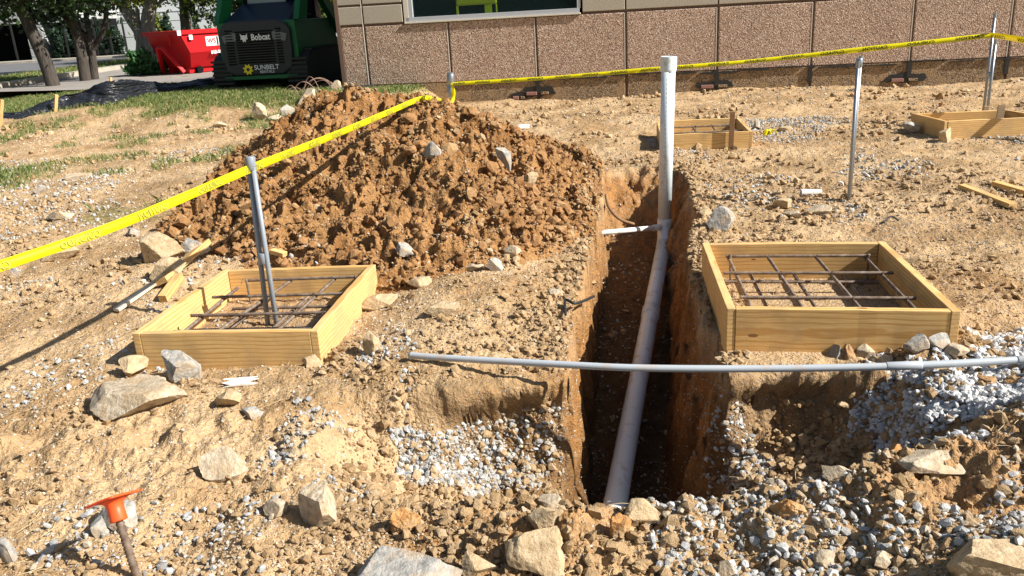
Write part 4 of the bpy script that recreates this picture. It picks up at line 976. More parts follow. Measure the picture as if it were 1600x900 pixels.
# the drive lies a little above the rough ground
sheet('drive', [(-12.4, 20.6), (-9.0, 19.2), (-4.6, 18.9), (0, 25.5), (2, 60), (-12.4, 60)], .30, 'drive')
sheet('road', [(-60, 20), (-15.6, 20), (-15.6, 47), (-60, 47)], .13, 'asphalt')
sheet('sidewalk', [(-60, 47.2), (-14, 47.2), (-14, 49), (-60, 49)], .22, 'kerb')
o = MB().box((-12.75, 20, -.1), (-12.41, 46, .42)).build('kerb', 'kerb'); tag(o, kind='structure')
o = MB().box((-60, 46.8, -.1), (-13, 47.15, .24)).build('kerb', 'kerb'); tag(o, kind='structure')
o = MB().box((-15.6, 20, -.1), (-12.76, 46.7, .30)).build('verge', 'grass_ground'); tag(o, kind='structure')

# ------------------------------------------------------------------ silt fence
M['plastic'] = mat('black plastic film', (.018, .02, .026), .3); t = NT(M['plastic']); t.bump(t.noise(t.tc('Object', (.7, .7, 7), (0, .35, .3)), 4, 2, .5, .8), 1.0, .09)
SFP = [(-90, 196, 178), (0, 187, 172), (60, 180, 160), (92, 172, 149), (125, 168, 139), (177, 165, 127), (230, 151, 127), (300, 141, 124), (350, 136, 122)]
SF = []
for a_, b_, c_ in SFP:
    p = gp(a_, b_); SF.append((p[0], p[1], aty(a_, c_, p[1]+.35)[2]-p[2]))
cs = crom([Vector(p) for p in SF], 30); n = len(cs); vs_ = []; m_ = 14
for i, p in enumerate(cs):
    hgt = p.z; gz = float(H(p.x, p.y))-.03; px_ = p.x
    for j in range(m_+1):
        v_ = j/m_; d = .05*math.sin(px_*3.1+v_*4)+.03*math.sin(px_*7.3-v_*7+1)+.018*math.sin(px_*15+v_*9)+.012*math.sin(px_*4+v_*26)
        vs_.append((p.x+d*.3, p.y+.35*v_**.8-d*(.25+v_), gz+(hgt+.03)*v_**.9+.02*math.sin(px_*6+v_*5)))
k = len(vs_); fs = []
for i in range(n-1):
    for j in range(m_): a = i*(m_+1)+j; fs.append((a, a+m_+1, a+m_+2, a+1))
o0 = Vector((-9, 17, 0)); e = empty('silt_fence', o0, 'sagging black plastic silt fence beside the drive', 'silt fence')
mb = MB(); mb.add([Vector(v)-o0 for v in vs_], fs); o = mb.build('plastic_film', 'plastic', e, True); sm = o.modifiers.new('thick', 'SOLIDIFY'); sm.thickness = .006
for (px_, pt_, pb_, yy) in [(7, 156, 188, None), (92, 148, 167, None), (177, 121, 131, 18.3)]:
    b = gp(px_, pb_+4)-np.array([0, .12, 0]); t_ = aty(px_-4, pt_, b[1])
    b = Vector(b)-o0; t_ = Vector(t_)-o0
    mb = MB(); dd = (t_-b).normalized(); mb.tube([b-dd*.3, t_], .035, 4); mb.build('stake', 'wood', e)

# ------------------------------------------------------------------ loader
M['green'] = mat('green loader paint', (.003, .115, .032), .45); M['blackp'] = mat('black loader plastic', (.018, .022, .028), .5)
M['blackp2'] = mat('matt black steel', (.006, .006, .007), .9, Specular_IOR_Level=.15); M['lampg'] = mat('tail lamp lens', (.13, .15, .16), .25); M['whitep'] = mat('white decal', (.8, .8, .8), .5); M['yel'] = mat('yellow decal', (.85, .68, .02), .5)
M['cabglass'] = mat('cab window', (.25, .33, .33), .1); M['hood_sheen'] = mat('dark hood with painted blue sheen', (.008, .018, .04), .35)  # blue sheen of the dark hood put into its colour
LY = 16.3
pl = aty(343, 125, LY); pr = aty(470, 118, LY); cx = (pl[0]+pr[0])/2; W_ = abs(pr[0]-pl[0]); zb_ = (pl[2]+pr[2])/2
gz = float(H(cx, LY+1))
LD = empty('compact_loader', (cx, LY, gz), 'green and black compact track loader parked beyond the building corner', 'loader', rz=math.radians(-9))
hw = W_/2; z0 = zb_-gz; z1 = aty(405, 33, LY)[2]-gz
mb = MB(); mb.prism([(-hw+.06, z0), (hw-.02, z0), (hw+.02, z0+.5), (hw, z1), (-hw, z1), (-hw, z0+.5)], .1, 2.3); mb.build('chassis', 'green', LD, bevel=.02)
mb = MB(); mb.box((-hw+.05, .02, z0-.03), (hw-.02, .1, z0+.04)); mb.build('rear_bumper', 'green', LD, bevel=.01)
tw0 = hw-.07
poly = [(-tw0+.06, z0+.12), (-tw0+.22, z0+.05), (tw0-.22, z0+.05), (tw0-.04, z0+.16), (tw0, z0+.45), (tw0, z1-.16), (tw0-.08, z1-.05), (tw0-.26, z1+.03), (-tw0+.22, z1+.03), (-tw0+.08, z1-.05), (-tw0, z1-.16), (-tw0, z0+.4)]
mb = MB(); mb.prism(poly, .0, .12); tg = mb.build('tailgate', 'blackp', LD, bevel=.03)
fx = hw-.2; mb = MB()
for i in range(13):
    z = z0+.27+i*.046; mb.box((-.36, -.022, z), (.36, .01, z+.022)); 
    mb.box((-fx, -.02, z-.02+.004*i), (-.42, .01, z+.003+.004*i)); mb.box((.42, -.02, z-.02+.004*i), (fx-.04, .01, z+.003+.004*i))
mb.build('louvres', 'blackp2', tg)
for s in (-1, 1):
    mb = MB(); mb.prism([(s*.34, z1-.20), (s*.36, z1-.33), (s*.60, z1-.37), (s*.64, z1-.24), (s*.44, z1-.17)], -.02, .02); mb.build('tail_lamp', 'lampg', LD, bevel=.006)
def decal(body, size, x, z, m, name, parent, y=-.03, bold=.0, sx=1.0, tilt_=0):
    V, Fc = text_mesh(body, size, 1.0, bold); mb = MB(); n = len(V)
    A = [(x+v.x*sx, y, z+v.y) for v in V]; B = [(x+v.x*sx, y+.004, z+v.y) for v in V]; mb.add(A, Fc); mb.add(B, Fc); return mb.build(name, m, parent)
decal('Bobcat', .155, .13, z1-.28, 'whitep', 'brand_lettering', LD, bold=.004, sx=.85)
mb = MB(); hp = [(-.30, .07), (-.26, .035), (-.22, .045), (-.17, .035), (-.13, .07), (-.135, .0), (-.125, -.03), (-.17, -.035), (-.185, -.085), (-.215, -.06), (-.245, -.085), (-.255, -.035), (-.30, -.03), (-.29, .0)]
mb.prism([(x*.8-.02, z1-.275+z) for x, z in hp], -.032, -.02); mb.build('cat_head_emblem', 'whitep', LD)
mb = MB(); mb.prism([(-.2+(.07 if i % 4 < 2 else .10)*math.cos(i*math.pi/16), z0+.16+(.07 if i % 4 < 2 else .10)*math.sin(i*math.pi/16)) for i in range(32)], -.03, -.022); gear = mb.build('gear_emblem', 'yel', LD)
mb = MB(); mb.prism([(-.2+.032*math.cos(i*.628), z0+.16+.032*math.sin(i*.628)) for i in range(10)], -.034, -.0305); mb.build('gear_centre', 'blackp', gear)
decal('SUNBELT', .12, .17, z0+.185, 'whitep', 'hire_lettering', LD, bold=.001); decal('RENTALS', .07, .17, z0+.105, 'whitep', 'hire_lettering', LD)
# hood, cab, towers, arms
mb = MB(); mb.add([(-hw+.12, .12, z1-.02), (hw-.12, .12, z1-.02), (hw-.2, .75, z1+.33), (-hw+.28, .75, z1+.33), (-hw+.12, 1.2, z1-.02), (hw-.12, 1.2, z1-.02)], [(0, 1, 2, 3), (0, 3, 4), (1, 5, 2), (3, 2, 5, 4), (0, 4, 5, 1)]); mb.build('hood', 'hood_sheen', LD, bevel=.01)
mb = MB(); cw = .43
for x in (-cw, cw): mb.box((x-.04, .75, z1), (x+.04, .84, z1+1.05)); mb.box((x-.04, 2.0, z1-.3), (x+.04, 2.08, z1+1.05))
mb.box((-cw-.04, .75, z1+1.0), (cw+.04, 2.08, z1+1.1)); mb.box((-cw, .76, z1+.1), (cw, .83, z1+.30)); cabo = mb.build('cab', 'blackp2', LD, bevel=.01)
MB().box((-cw+.04, .78, z1+.30), (cw-.04, .79, z1+1.0)).build('rear_window', 'cabglass', cabo)
MB().box((cw+.001, .84, z1+.1), (cw+.02, 2.0, z1+1.0)).build('side_mesh', 'blackp2', cabo)
for s, hx_ in ((-1, -hw), (1, hw)):
    mb = MB(); mb.prism([(0, 0), (.30, 0), (.62, .95), (.40, .95)], -.06, .06, Matrix.Translation((hx_+(-.02 if s < 0 else .02), .15, z1)) @ Matrix.Rotation(math.radians(68 if s < 0 else 80), 4, 'Z')); 
    mb.build('lift_tower', 'green', LD, bevel=.01)
    mb = MB(); x0_ = hx_+s*.02
    pts_ = [(x0_, .5, z1+.85), (x0_+s*.02, 1.4, z1+.55), (x0_+s*.02, 2.5, z1-.25), (x0_+s*.02, 3.3, z1-.75), (x0_, 3.45, z1-1.05)]
    for a, b in zip(pts_, pts_[1:]):
        a = Vector(a); b = Vector(b); h_ = .15
        mb.add([a+Vector((-.06, 0, -h_)), a+Vector((.06, 0, -h_)), a+Vector((.06, 0, h_)), a+Vector((-.06, 0, h_)), b+Vector((-.06, 0, -h_)), b+Vector((.06, 0, -h_)), b+Vector((.06, 0, h_)), b+Vector((-.06, 0, h_))], [(0, 3, 2, 1), (4, 5, 6, 7), (0, 1, 5, 4), (1, 2, 6, 5), (2, 3, 7, 6), (3, 0, 4, 7)])
    mb.build('lift_arm', 'green', LD)
    mb = MB(); mb.tube([(x0_-s*.1, .6, z1+.1), (x0_-s*.1, 2.2, z1-.1)], .04, 12); mb.build('lift_cylinder', 'blackp2', LD)
    # track
    x1 = hx_-s*.02; prof = []
    for i in range(13): a = math.pi/2+math.pi*i/12; prof.append((.38+.34*math.cos(a), .36+.34*math.sin(a)))
    for i in range(13): a = -math.pi/2+math.pi*i/12; prof.append((2.1+.34*math.cos(a), .36+.34*math.sin(a)))
    mb = MB(); k = len(prof); A = [(x1-.19, y, z) for y, z in prof]+[(x1+.19, y, z) for y, z in prof]
    mb.add(A, [tuple(range(k)), tuple(range(k, 2*k))[::-1]]+[(i, (i+1) % k, k+(i+1) % k, k+i) for i in range(k)])
    for i in range(22): mb.box((x1-.2, .35+i*.08, .0), (x1+.2, .39+i*.08, .03)); mb.box((x1-.2, .35+i*.08, .69), (x1+.2, .39+i*.08, .73))
    for i in range(6): mb.box((x1-.2, .01, .15+i*.08), (x1+.2, .05, .19+i*.08))
    mb.build('track', 'black_rubber', LD)
mb = MB(); mb.prism([(-.95, 0), (.95, 0), (.95, .55), (-.95, .55)], 3.5, 3.55); mb.box((-.95, 3.5, 0), (.95, 4.2, .04)); mb.box((-.95, 3.5, 0), (-.91, 4.2, .4)); mb.box((.91, 3.5, 0), (.95, 4.2, .4)); mb.build('bucket', 'blackp2', LD)
mb = MB(); mb.box((-hw+.1, .2, .25), (hw-.1, 2.2, z0+.05)); mb.build('undercarriage', 'blackp2', LD)

# ------------------------------------------------------------------ roll-off container
M['red'] = mat('red container paint', (.48, .004, .008), .5, Specular_IOR_Level=.3); t = NT(M['red']); t.col(t.mix(t.math('MULTIPLY', t.math('GREATER_THAN', t.noise(t.tc(), 2.2, 6, .7), .62), .35), (.48, .004, .008), (.26, .012, .014)))
cz_ = .30
cpt = at(303, 116, cz_); ltp = at(236, 119, cz_)
cpt = np.array([cpt[0], cpt[1]]); zt_ = aty(297, 50, cpt[1])[2]
DU = empty('rolloff_container', (cpt[0], cpt[1], cz_), 'bright red roll-off waste container with a hook frame, on the drive', 'waste container', rz=math.radians(50))
Wd, Ln, Hh = 1.75, 4.2, zt_-cz_-.0
# local x along lit long side, y away; end face at x=0 seen from the left
mb = MB(); b_ = .16
mb.add([(.12, .28, b_), (Ln, .28, b_), (Ln, Wd-.28, b_), (.12, Wd-.28, b_), (0, 0, .55), (Ln, 0, .55), (Ln, Wd, .55), (0, Wd, .55), (-.22, 0, Hh), (Ln, 0, Hh), (Ln, Wd, Hh), (-.22, Wd, Hh),
        (-.16, .06, Hh), (Ln-.06, .06, Hh), (Ln-.06, Wd-.06, Hh), (-.16, Wd-.06, Hh), (.2, .3, b_+.05), (Ln-.06, .3, b_+.05), (Ln-.06, Wd-.3, b_+.05), (.2, Wd-.3, b_+.05)],
       [(3, 2, 1, 0), (0, 1, 5, 4), (1, 2, 6, 5), (2, 3, 7, 6), (3, 0, 4, 7), (4, 5, 9, 8), (5, 6, 10, 9), (6, 7, 11, 10), (7, 4, 8, 11), (8, 9, 13, 12), (9, 10, 14, 13), (10, 11, 15, 14), (11, 8, 12, 15), (12, 13, 17, 16), (13, 14, 18, 17), (14, 15, 19, 18), (15, 12, 16, 19), (16, 17, 18, 19)])
DU_b = mb.build('tub', 'red', DU)
mb = MB(); mb.box((-.26, -.05, Hh-.05), (Ln+.03, .02, Hh+.05)); mb.box((-.27, -.05, Hh-.05), (-.19, Wd+.05, Hh+.05)); mb.box((-.26, Wd-.02, Hh-.05), (Ln+.03, Wd+.05, Hh+.05)); mb.build('top_rim', 'red', DU)
mb = MB()
for yy, y2 in ((.35, .75), (Wd-.35, Wd-.75)): mb.tube([(-.06, yy, .05), (-.34, y2, Hh*.66)], .06, 4)
mb.tube([(-.34, .72, Hh*.66), (-.34, Wd-.72, Hh*.66)], .05, 4); mb.tube([(-.24, .5, Hh*.7), (-.24, .5, Hh-.05)], .03, 4); mb.build('hook_frame', 'red', DU)
mb = MB(); mb.box((.1, .35, 0.02), (Ln, .55, b_)); mb.box((.1, Wd-.55, 0.02), (Ln, Wd-.35, b_)); mb.build('skid_rails', 'red', DU)
for xx in (.35, 4.2):
    for yy in (.3, Wd-.3): mb = MB(); mb.tube([(xx, yy-.08, .09), (xx, yy+.08, .09)], .09, 14); mb.build('roller', 'blackp2', DU)
mb = MB(); mb.box((.50, -.012, Hh-.38), (1.24, -.002, Hh-.14)); mb.build('sticker', 'whitep', DU)
mb = MB(); mb.box((.82, -.016, Hh-.37), (.87, -.013, Hh-.15)); mb.build('sticker_bar', 'blackp', DU)
decal('WS', .17, .67, Hh-.26, 'red', 'sticker_lettering', DU, -.018, .004); decal('615-254-5555', .115, .93, Hh-.55, 'whitep', 'phone_number', DU, -.012, .006)
M['bluet'] = mat('blue print', (.05, .12, .45), .5); decal('WASTE', .09, 1.05, Hh-.26, 'bluet', 'sticker_lettering', DU, -.018, .002)
for q in ((.05, -.06, Hh-.12), (-.27, -.07, Hh+.0)): MB().box((q[0]-.05, q[1]-.01, q[2]-.07), (q[0]+.05, q[1]+.01, q[2]+.05)).build('reflector', 'whitep', DU)

# ------------------------------------------------------------------ trees
M['bark'] = mat('dark bark', rough=.95); t = NT(M['bark']); v = t.tc('Object', (6, 6, 1)); t.col(t.ramp(t.noise(v, 3, 5), [(.3, (.03, .024, .02)), (.7, (.08, .065, .052))])); t.bump(t.noise(v, 5, 5), .8, .04)
M['bark_pale'] = mat('pale bark', rough=.95); t = NT(M['bark_pale']); v = t.tc('Object', (6, 6, 1)); t.col(t.ramp(t.noise(v, 3, 5), [(.3, (.13, .11, .09)), (.7, (.32, .28, .24))])); t.bump(t.noise(v, 5, 5), .8, .04)
def leaf_mat(name, c1, c2, tr):
    m = mat(name, rough=.55); t = NT(m); t.col(t.ramp(t.island(), [(0, c1), (1, c2)])); trans_mix(m, .35, tr); return m
M['leaf_dark'] = leaf_mat('dark leaves', (.018, .04, .012), (.05, .09, .022), (.05, .12, .01)); M['leaf_yel'] = leaf_mat('yellow green leaves', (.06, .10, .015), (.16, .19, .02), (.22, .28, .01))
M['leaf_blue'] = leaf_mat('hedge leaves', (.015, .035, .02), (.04, .075, .045), (.03, .08, .03))
M['leaf_bush'] = leaf_mat('broad green leaves', (.03, .09, .03), (.06, .18, .06), (.05, .2, .03))
def leaves(C, size, asp=.55):
    n = len(C); a = rng.normal(size=(n, 3)); a /= np.linalg.norm(a, axis=1)[:, None]; b = rng.normal(size=(n, 3)); b -= (b*a).sum(1)[:, None]*a; b /= np.linalg.norm(b, axis=1)[:, None]
    s = size*rng.uniform(.6, 1.3, n)[:, None]; c = np.cross(a, b)
    v = np.stack([C-a*s, C+b*s*asp+c*s*.12, C+a*s, C-b*s*asp+c*s*.12], 1).reshape(-1, 3)
    return v, np.arange(n*4).reshape(-1, 4)
def crown_pts(blobs, n, shell=.55):
    out = []
    vol = np.array([b[3]*b[4]*b[5] for b in blobs]); cnt = (n*vol/vol.sum()).astype(int)
    for (x, y, z, rx, ry, rz_), k in zip(blobs, cnt):
        nc = max(3, k//45); u = rng.normal(size=(nc, 3)); u /= np.linalg.norm(u, axis=1)[:, None]; r = rng.uniform(shell, 1.05, nc)**.8
        cc = u*r[:, None]*np.array([rx, ry, rz_])+np.array([x, y, z]); ix = rng.randint(0, nc, k)
        out.append(cc[ix]+rng.normal(size=(k, 3))*.16*np.array([rx, ry, rz_]))
    return np.concatenate(out)
def tree(name, base, trunks, blobs, n, size, leafm, barkm, label):
    b = Vector(base); e = empty(name, b, label, 'tree', 'trees behind the drive')
    mb = MB()
    for pts_, r0_, r1_ in trunks:
        P_ = crom([Vector(p) for p in pts_], 6); k = len(P_); rs = [r0_+(r1_-r0_)*i/(k-1) for i in range(k)]; mb.tube(P_, rs, 12)
    mb.build('trunk', barkm, e, True)
    blobs = [(a, b_, c-.85, d, e_, f_) for a, b_, c, d, e_, f_ in blobs]
    v, f = leaves(crown_pts(blobs, int(n*1.3)), size); o = fast_mesh('crown', v, f, leafm); o.parent = e; return e
def rel(base, px, py, y=None): p = aty(px, py, base[1] if y is None else y); return tuple(np.array(p)-np.array(base))
def tb(px, py, z): return at(px, py, z)
A = tb(84, 134, .3)
tree('tree', A, [([(0, 0, -.2), rel(A, 72, 100), rel(A, 50, 50), rel(A, 28, 0), rel(A, 0, -70)], .17, .12), ([rel(A, 40, 28), rel(A, 15, 8), rel(A, -30, 4)], .07, .03), ([rel(A, 30, 5), rel(A, 60, -50), rel(A, 90, -110)], .1, .04)],
     [(-1.2, -.3, 4.2, 2.3, 1.6, 1.5), (.6, .2, 4.0, 1.7, 1.5, 1.3), (-1.6, 0, 2.8, 1.0, .8, .45), (1.0, 0, 3.1, 1.0, .8, .4), (-2.6, .2, 3.4, 1.4, 1.2, 1.0)], 12000, .075, 'leaf_dark', 'bark', 'leaning dark tree nearest the left edge, thick single trunk')
A = tb(133, 126, .3)
tree('tree', A, [([(0, 0, -.2), rel(A, 128, 90), rel(A, 118, 45), rel(A, 108, 5), rel(A, 100, -60)], .15, .10), ([rel(A, 118, 45), rel(A, 104, 32), rel(A, 88, 12)], .07, .03), ([rel(A, 110, 15), rel(A, 135, -30)], .08, .04)],
     [(-.2, .2, 3.9, 1.9, 1.5, 1.5), (-1.1, 0, 2.8, .8, .6, .5), (.1, -.2, 2.9, .7, .6, .35), (1.4, 0, 3.9, 1.1, 1, .8)], 9000, .075, 'leaf_blue', 'bark', 'straight dark tree, middle trunk of the three by the kerb')
A = tb(147, 124, .3)
tree('tree', A, [([(0, 0, -.2), rel(A, 145, 95), rel(A, 143, 76)], .11, .095), ([rel(A, 143, 78), rel(A, 153, 65), rel(A, 162, 45), rel(A, 166, 20), rel(A, 168, -40)], .09, .05), ([rel(A, 143, 78), rel(A, 135, 58), rel(A, 124, 45), rel(A, 118, 20)], .10, .05), ([rel(A, 142, 70), rel(A, 139, 48), rel(A, 134, 20), rel(A, 133, -20)], .08, .05)],
     [(.3, .2, 3.7, 1.3, 1.1, .95), (.5, 0, 3.0, .8, .6, .4), (-.6, 0, 2.3, .35, .3, .35)], 6000, .07, 'leaf_yel', 'bark', 'slim forked tree right of the two darker trunks')
A = at(224, 99, .3)
tree('tree', A, [([(0.2, 0, -.2), rel(A, 235, 70), rel(A, 231, 35), rel(A, 236, 0), rel(A, 240, -60)], .30, .20), ([(-.1, 0, -.1), rel(A, 222, 60), rel(A, 203, 28), rel(A, 190, 5), rel(A, 180, -40)], .26, .12), ([rel(A, 222, 65), rel(A, 213, 40), rel(A, 206, 14)], .14, .08), ([rel(A, 224, 70), rel(A, 216, 35), rel(A, 215, 14)], .1, .07), ([rel(A, 234, 22), rel(A, 252, 2), rel(A, 275, -8)], .08, .04)],
     [(.8, 0, 4.7, 2.6, 2, 1.7), (2.0, -.3, 3.35, 1.1, .8, .35), (-1.2, 0, 2.0, .3, .3, .4), (-.6, .3, 4.9, 2, 1.5, 1.2)], 9000, .09, 'leaf_yel', 'bark_pale', 'pale multi-stemmed tree behind the left end of the red container')
A = at(292, 84, .3)
tree('tree', A, [([(0, 0, -.2), rel(A, 289, 40), rel(A, 286, 0), rel(A, 285, -50)], .22, .16)],
     [(1.0, 0, 4.6, 2.4, 2, 1.4), (1.3, 0, 2.9, 1.0, .9, .7), (2.0, 0, 1.8, .6, .6, .5)], 8000, .10, 'leaf_dark', 'bark', 'dark leafy tree between the red container and the loader')
A = at(498, 88, .3)
tree('tree', A, [([(0, 0, -.2), rel(A, 496, 50), rel(A, 492, 10), rel(A, 488, -60)], .22, .16), ([rel(A, 480, 60), rel(A, 478, 20), rel(A, 474, -50)], .14, .12)],
     [(-1.2, 0, 4.4, 2.4, 2, 1.6), (-1.5, 0, 2.3, 1.1, 1, .7), (1.6, 0, 3.6, 1.4, 1.2, .5)], 9000, .13, 'leaf_dark', 'bark', 'dark tree seen in the gap right of the loader cab')
A = at(516, 72, .3)
tree('tree', A, [([(0, 0, -.2), rel(A, 516, 30), rel(A, 514, -10)], .2, .1)], [(.4, 0, 1.9, 1.6, 1.2, .9), (-.5, 0, 3.6, 1.2, 1, .5)], 4000, .16, 'leaf_yel', 'bark', 'small bright tree far behind the loader arm')
# bush, conifers
p = at(228, 117, .3); e = empty('bush', p, 'low leafy green bush at the left foot of the red container', 'bush')
v, f = leaves(crown_pts([(0, 0, .3, .5, .45, .42), (.35, -.1, .22, .35, .3, .3), (-.35, 0, .18, .3, .3, .22)], 1500, .3), .08, .5); o = fast_mesh('foliage', v, f, 'leaf_bush'); o.parent = e
for i, (px_, pb_, pt_, wd, lab) in enumerate([(103, 94, 40, .5, 'column shrub left of the row before the pale wall, partly behind the dark trunk'), (134, 92, 52, .45, 'second column shrub from the left before the pale wall'), (160, 90, 42, .5, 'third column shrub from the left, just right of the forked tree'), (184, 88, 38, .5, 'rightmost column shrub before the pale wall')]):
    p = aty(px_, pb_, 50.5); top_ = aty(px_, pt_, 50.5)[2]; p[2] = .1; hh_ = max(1.2, top_-.1)
    e = empty('column_shrub', p, lab, 'shrub', 'column shrubs by the pale wall'); v, f = leaves(crown_pts([(0, 0, hh_*.5, wd, wd, hh_*.52)], 1100, .3), .13); o = fast_mesh('foliage', v, f, 'leaf_blue'); o.parent = e
    mb = MB(); mb.tube([(0, 0, -.1), (0, 0, hh_*.6)], .05, 6); mb.build('stem', 'bark', e)
for (px_, pb_, pt_, wd, lab) in [(243, 70, 25, .9, 'round shrub rising over the left half of the red container'), (265, 70, 30, .55, 'small young tree rising over the middle of the red container'), (312, 66, 33, .6, 'small young tree above the sticker of the red container')]:
    p = aty(px_, pb_, 47); top_ = aty(px_, pt_, 47)[2]; p[2] = .1; hh_ = top_-.1
    e = empty('young_tree', p, lab, 'tree'); v, f = leaves(crown_pts([(0, 0, hh_*.55, wd, wd, hh_*.45)], 900, .2), .13); o = fast_mesh('crown', v, f, 'leaf_blue' if wd < .8 else 'leaf_yel'); o.parent = e
    mb = MB(); mb.tube([(0, 0, -.1), (0, 0, hh_*.7)], .05, 6); mb.build('trunk', 'bark', e)

# ------------------------------------------------------------------ metal fence, far buildings
M['fence'] = mat('black steel fence', (.012, .012, .013), .5)
fy = 49.6; e = empty('metal_fence', (-22, fy, .1), 'black metal fence of thin posts and rails before the pale wall', 'fence')
x = -12.0
xs_ = [at(px_, 90, .1)[0] for px_ in ()]
for px_ in (25, 107, 153, 176, 199, 222, 245, 268, 291, 314):
    xx = aty(px_, 80, fy)[0]+22; hgt = 2.1 if px_ > 50 else 2.6
    mb = MB(); mb.box((xx-.045, -.04, 0), (xx+.045, .04, hgt)); mb.build('post', 'fence', e)
xa = aty(95, 80, fy)[0]+22; xb = aty(330, 80, fy)[0]+22; mb = MB()
for z in (.25, 1.0, 1.75): mb.box((xa, -.012, z), (xb, .012, z+.03))
mb.build('rails', 'fence', e)
M['wallwhite'] = mat('pale rendered wall', rough=.9); t = NT(M['wallwhite']); t.col(t.ramp(t.noise(t.tc(), .25, 4), [(.3, (.52, .55, .58)), (.7, (.62, .65, .68))]))
M['stonew'] = mat('pale stone facing', rough=.9); t = NT(M['stonew']); v = t.tc('Object', (1, 1, 2.2)); vc_ = t.vor(v, 2.6, out='Color'); sp = t.n.new('ShaderNodeSeparateColor'); t.l.new(vc_, sp.inputs[0]); t.col(t.ramp(sp.outputs[0], [(0, (.22, .23, .23)), (1, (.50, .52, .52))])); t.bump(t.vor(v, 2.6, 'DISTANCE_TO_EDGE'), .8, .05)
p = aty(230, 60, 58); e = empty('warehouse', (p[0], 58, 0), 'long pale windowless building behind the trees', 'building')
MB().box((-7.5, 0, -.5), (11.5, 14, 8.0)).build('wall', 'wallwhite', e); MB().box((-7.7, -.2, 8.0), (11.7, 14.2, 8.3)).build('roof', 'joint', e)
mb = MB(); mb.box((-7.4, -.03, 2.5), (11.4, -.001, 2.54)); mb.build('reveal_line', 'alu', e)
for q in range(6): MB().box((-6.5+q*3.1, -.05, -.4), (-6.44+q*3.1, -.001, 7.9)).build('downpipe', 'alu', e)
# stone-faced building with a dark opening
x0_ = aty(-60, 100, 50)[0]; xc = aty(57, 100, 50)[0]; xd = aty(112, 100, 50)[0]
e = empty('stone_building', (xc, 50.5, 0), 'stone faced building with dark carport openings at the left edge', 'building')
hw_ = (aty(70, 80, 50)[0]-aty(46, 80, 50)[0])/2
MB().box((-hw_, 0, -.2), (hw_, 1.2, 2.2)).build('pier', 'stonew', e); MB().box((x0_-xc-6, 0, 2.2), (-hw_*.0-.2, .8, 6.5)).build('upper_wall', 'stonew', e)
MB().box((-.199, 0.1, 2.25), (xd-xc+.5, 6, 5.8)).build('upper_wall', 'stonew', e)
MB().box((x0_-xc-6, 0.1, -.2), (x0_-xc-5, 1.2, 2.2)).build('pier', 'stonew', e); MB().box((x0_-xc-6, 5.5, -.2), (xd-xc-.01, 6, 2.2)).build('back_wall', 'blackp2', e); MB().box((xd-xc, .2, -.2), (xd-xc+.49, 5.4, 2.24)).build('side_wall', 'blackp2', e); MB().box((x0_-xc-6.2, -.4, 6.5), (.2, 6.5, 6.7)).build('roof', 'joint', e)
# utility pole, low shed, parked car in the gap
p = aty(296, 45, 44); o = MB().tube([(0, 0, 0), (.0, 0, 8)], [.16, .12], 12).build('utility_pole', 'bark_pale'); o.location = (p[0], 44, 0); tag(o, 'pale utility pole rising behind the red container', 'pole')
p = aty(272, 45, 56); o = MB().tube([(0, 0, 0), (.0, 0, 9)], [.07, .05], 8).build('lamp_pole', 'alu'); o.location = (p[0], 52, 0); tag(o, 'thin dark pole before the pale building', 'pole')
p = aty(512, 40, 52); e = empty('flat_shed', (p[0], 52, 0), 'low pale flat-roofed shed in the gap beside the building corner', 'shed')
MB().box((-3, 0, 0), (3, 4, 1.0)).build('wall', 'joint', e); MB().box((-3.1, -.1, 1.0), (3.1, 4.1, 1.5)).build('roof_edge', 'kerb', e)
p = at(527, 80, .3); M['carw'] = mat('white car paint', (.75, .77, .8), .3)
e = empty('parked_car', (p[0]+1.2, p[1]+1, .3), 'white parked car glimpsed between the loader and the building corner', 'car')
mb = MB(); mb.prism([(-2.2, .3), (2.2, .3), (2.25, .7), (1.3, .9), (.7, 1.4), (-.9, 1.4), (-1.5, .95), (-2.2, .85)], -.85, .85); mb.build('body', 'carw', e, bevel=.06)
mb = MB(); mb.prism([(-1.35, .95), (1.15, .93), (.65, 1.34), (-.85, 1.34)], -.86, .86); mb.build('window', 'glass', e)
for xx in (-1.4, 1.4):
    for yy in (-.8, .8):
        wh = MB().tube([(xx, yy-.1, .32), (xx, yy+.1, .32)], .32, 20).build('wheel', 'black_rubber', e); MB().tube([(xx, yy-.105, .32), (xx, yy+.105, .32)], .18, 14).build('rim', 'alu', wh)
# far treeline so that the horizon is not bare
C_t = []
for i in range(60):
    x = rng.uniform(-120, 120); y = rng.uniform(85, 120); h_ = rng.uniform(5, 9)
    C_t.append((x, y, h_*.5, rng.uniform(3, 6), 3, h_*.5))
v, f = leaves(crown_pts(C_t, 26000, .5), .55); o = fast_mesh('far_wood', v, f, 'leaf_dark'); tag(o, 'far off belt of dark trees along the horizon', 'wood', kind='stuff')

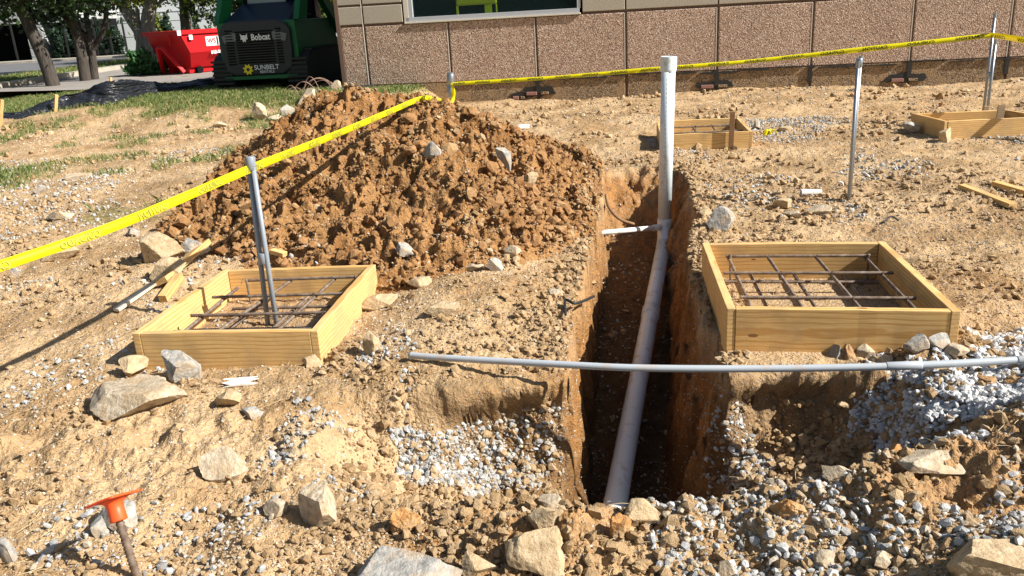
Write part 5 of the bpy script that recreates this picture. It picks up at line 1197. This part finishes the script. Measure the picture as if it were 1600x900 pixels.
# ------------------------------------------------------------------ grass
M['grass'] = mat('grass blades', rough=.7); t = NT(M['grass']); t.col(t.ramp(t.island(), [(0, (.06, .11, .02)), (.45, (.12, .18, .04)), (.7, (.28, .26, .10)), (1, (.46, .38, .20))])); trans_mix(M['grass'], .3, (.2, .35, .05))
M['straw'] = mat('dry straw', rough=.8); t = NT(M['straw']); t.col(t.ramp(t.island(), [(0, (.35, .25, .12)), (1, (.60, .48, .28))]))
def blades(P, h, wdt):
    n = len(P); a = rng.uniform(0, 6.28, n); l = rng.normal(size=(n, 2))*.45; hh_ = h*rng.uniform(.4, 1.2, n)
    dx = np.stack([np.cos(a), np.sin(a), np.zeros(n)], -1)*wdt; tip = P+np.stack([l[:, 0]*hh_, l[:, 1]*hh_, hh_], -1); mid = P+np.stack([l[:, 0]*hh_*.3, l[:, 1]*hh_*.3, hh_*.6], -1)
    v = np.stack([P-dx, P+dx, mid+dx*.7, tip, mid-dx*.7], 1).reshape(-1, 3); return v, np.arange(n*5).reshape(-1, 5)
P = pts_uniform(170000, -12, -.8, 7.3, 19.5, lambda x, y: turf(x, y)**1.6*(np.abs(x) < .68*y+.5), H)
v, f = blades(P, .075, .006); o = fast_mesh('grass', v, f, 'grass'); tag(o, 'short patchy green grass left of the heap and at the wall', 'grass', kind='stuff')
P = pts_uniform(9000, -13, -12.5, 20, 40, None, lambda x, y: x*0+.28); P2 = pts_uniform(12000, -15.6, -12.8, 20, 46, None, lambda x, y: x*0+.3)
v, f = blades(P2, .12, .015); o = fast_mesh('grass', v, f, 'grass'); tag(o, 'longer grass on the verge around the tree trunks', 'grass', kind='stuff')
# straw and roots lying on the soil
P = pts_fan(2600, 1.7, 9, lambda x, y: sst(.0, .25, fbm(x, y, 1.5, 3, 81))*(trench(x, y)[0] < .05)); mb = MB(); rr = random.Random(12)
for p in P[:900]:
    a = rr.uniform(0, 6.28); L1 = rr.uniform(.02, .07)*(1+p[1]*.1); c = Vector(p)+Vector((0, 0, .006)); k = rr.uniform(-.4, .4)
    mb.tube([c, c+Vector((math.cos(a), math.sin(a), .1))*L1*.5, c+Vector((math.cos(a+k), math.sin(a+k), .02))*L1], .0011, 4, False)
o = mb.build('straw', 'straw'); tag(o, 'dry straw bits and thin roots strewn on the soil', 'straw', kind='stuff')
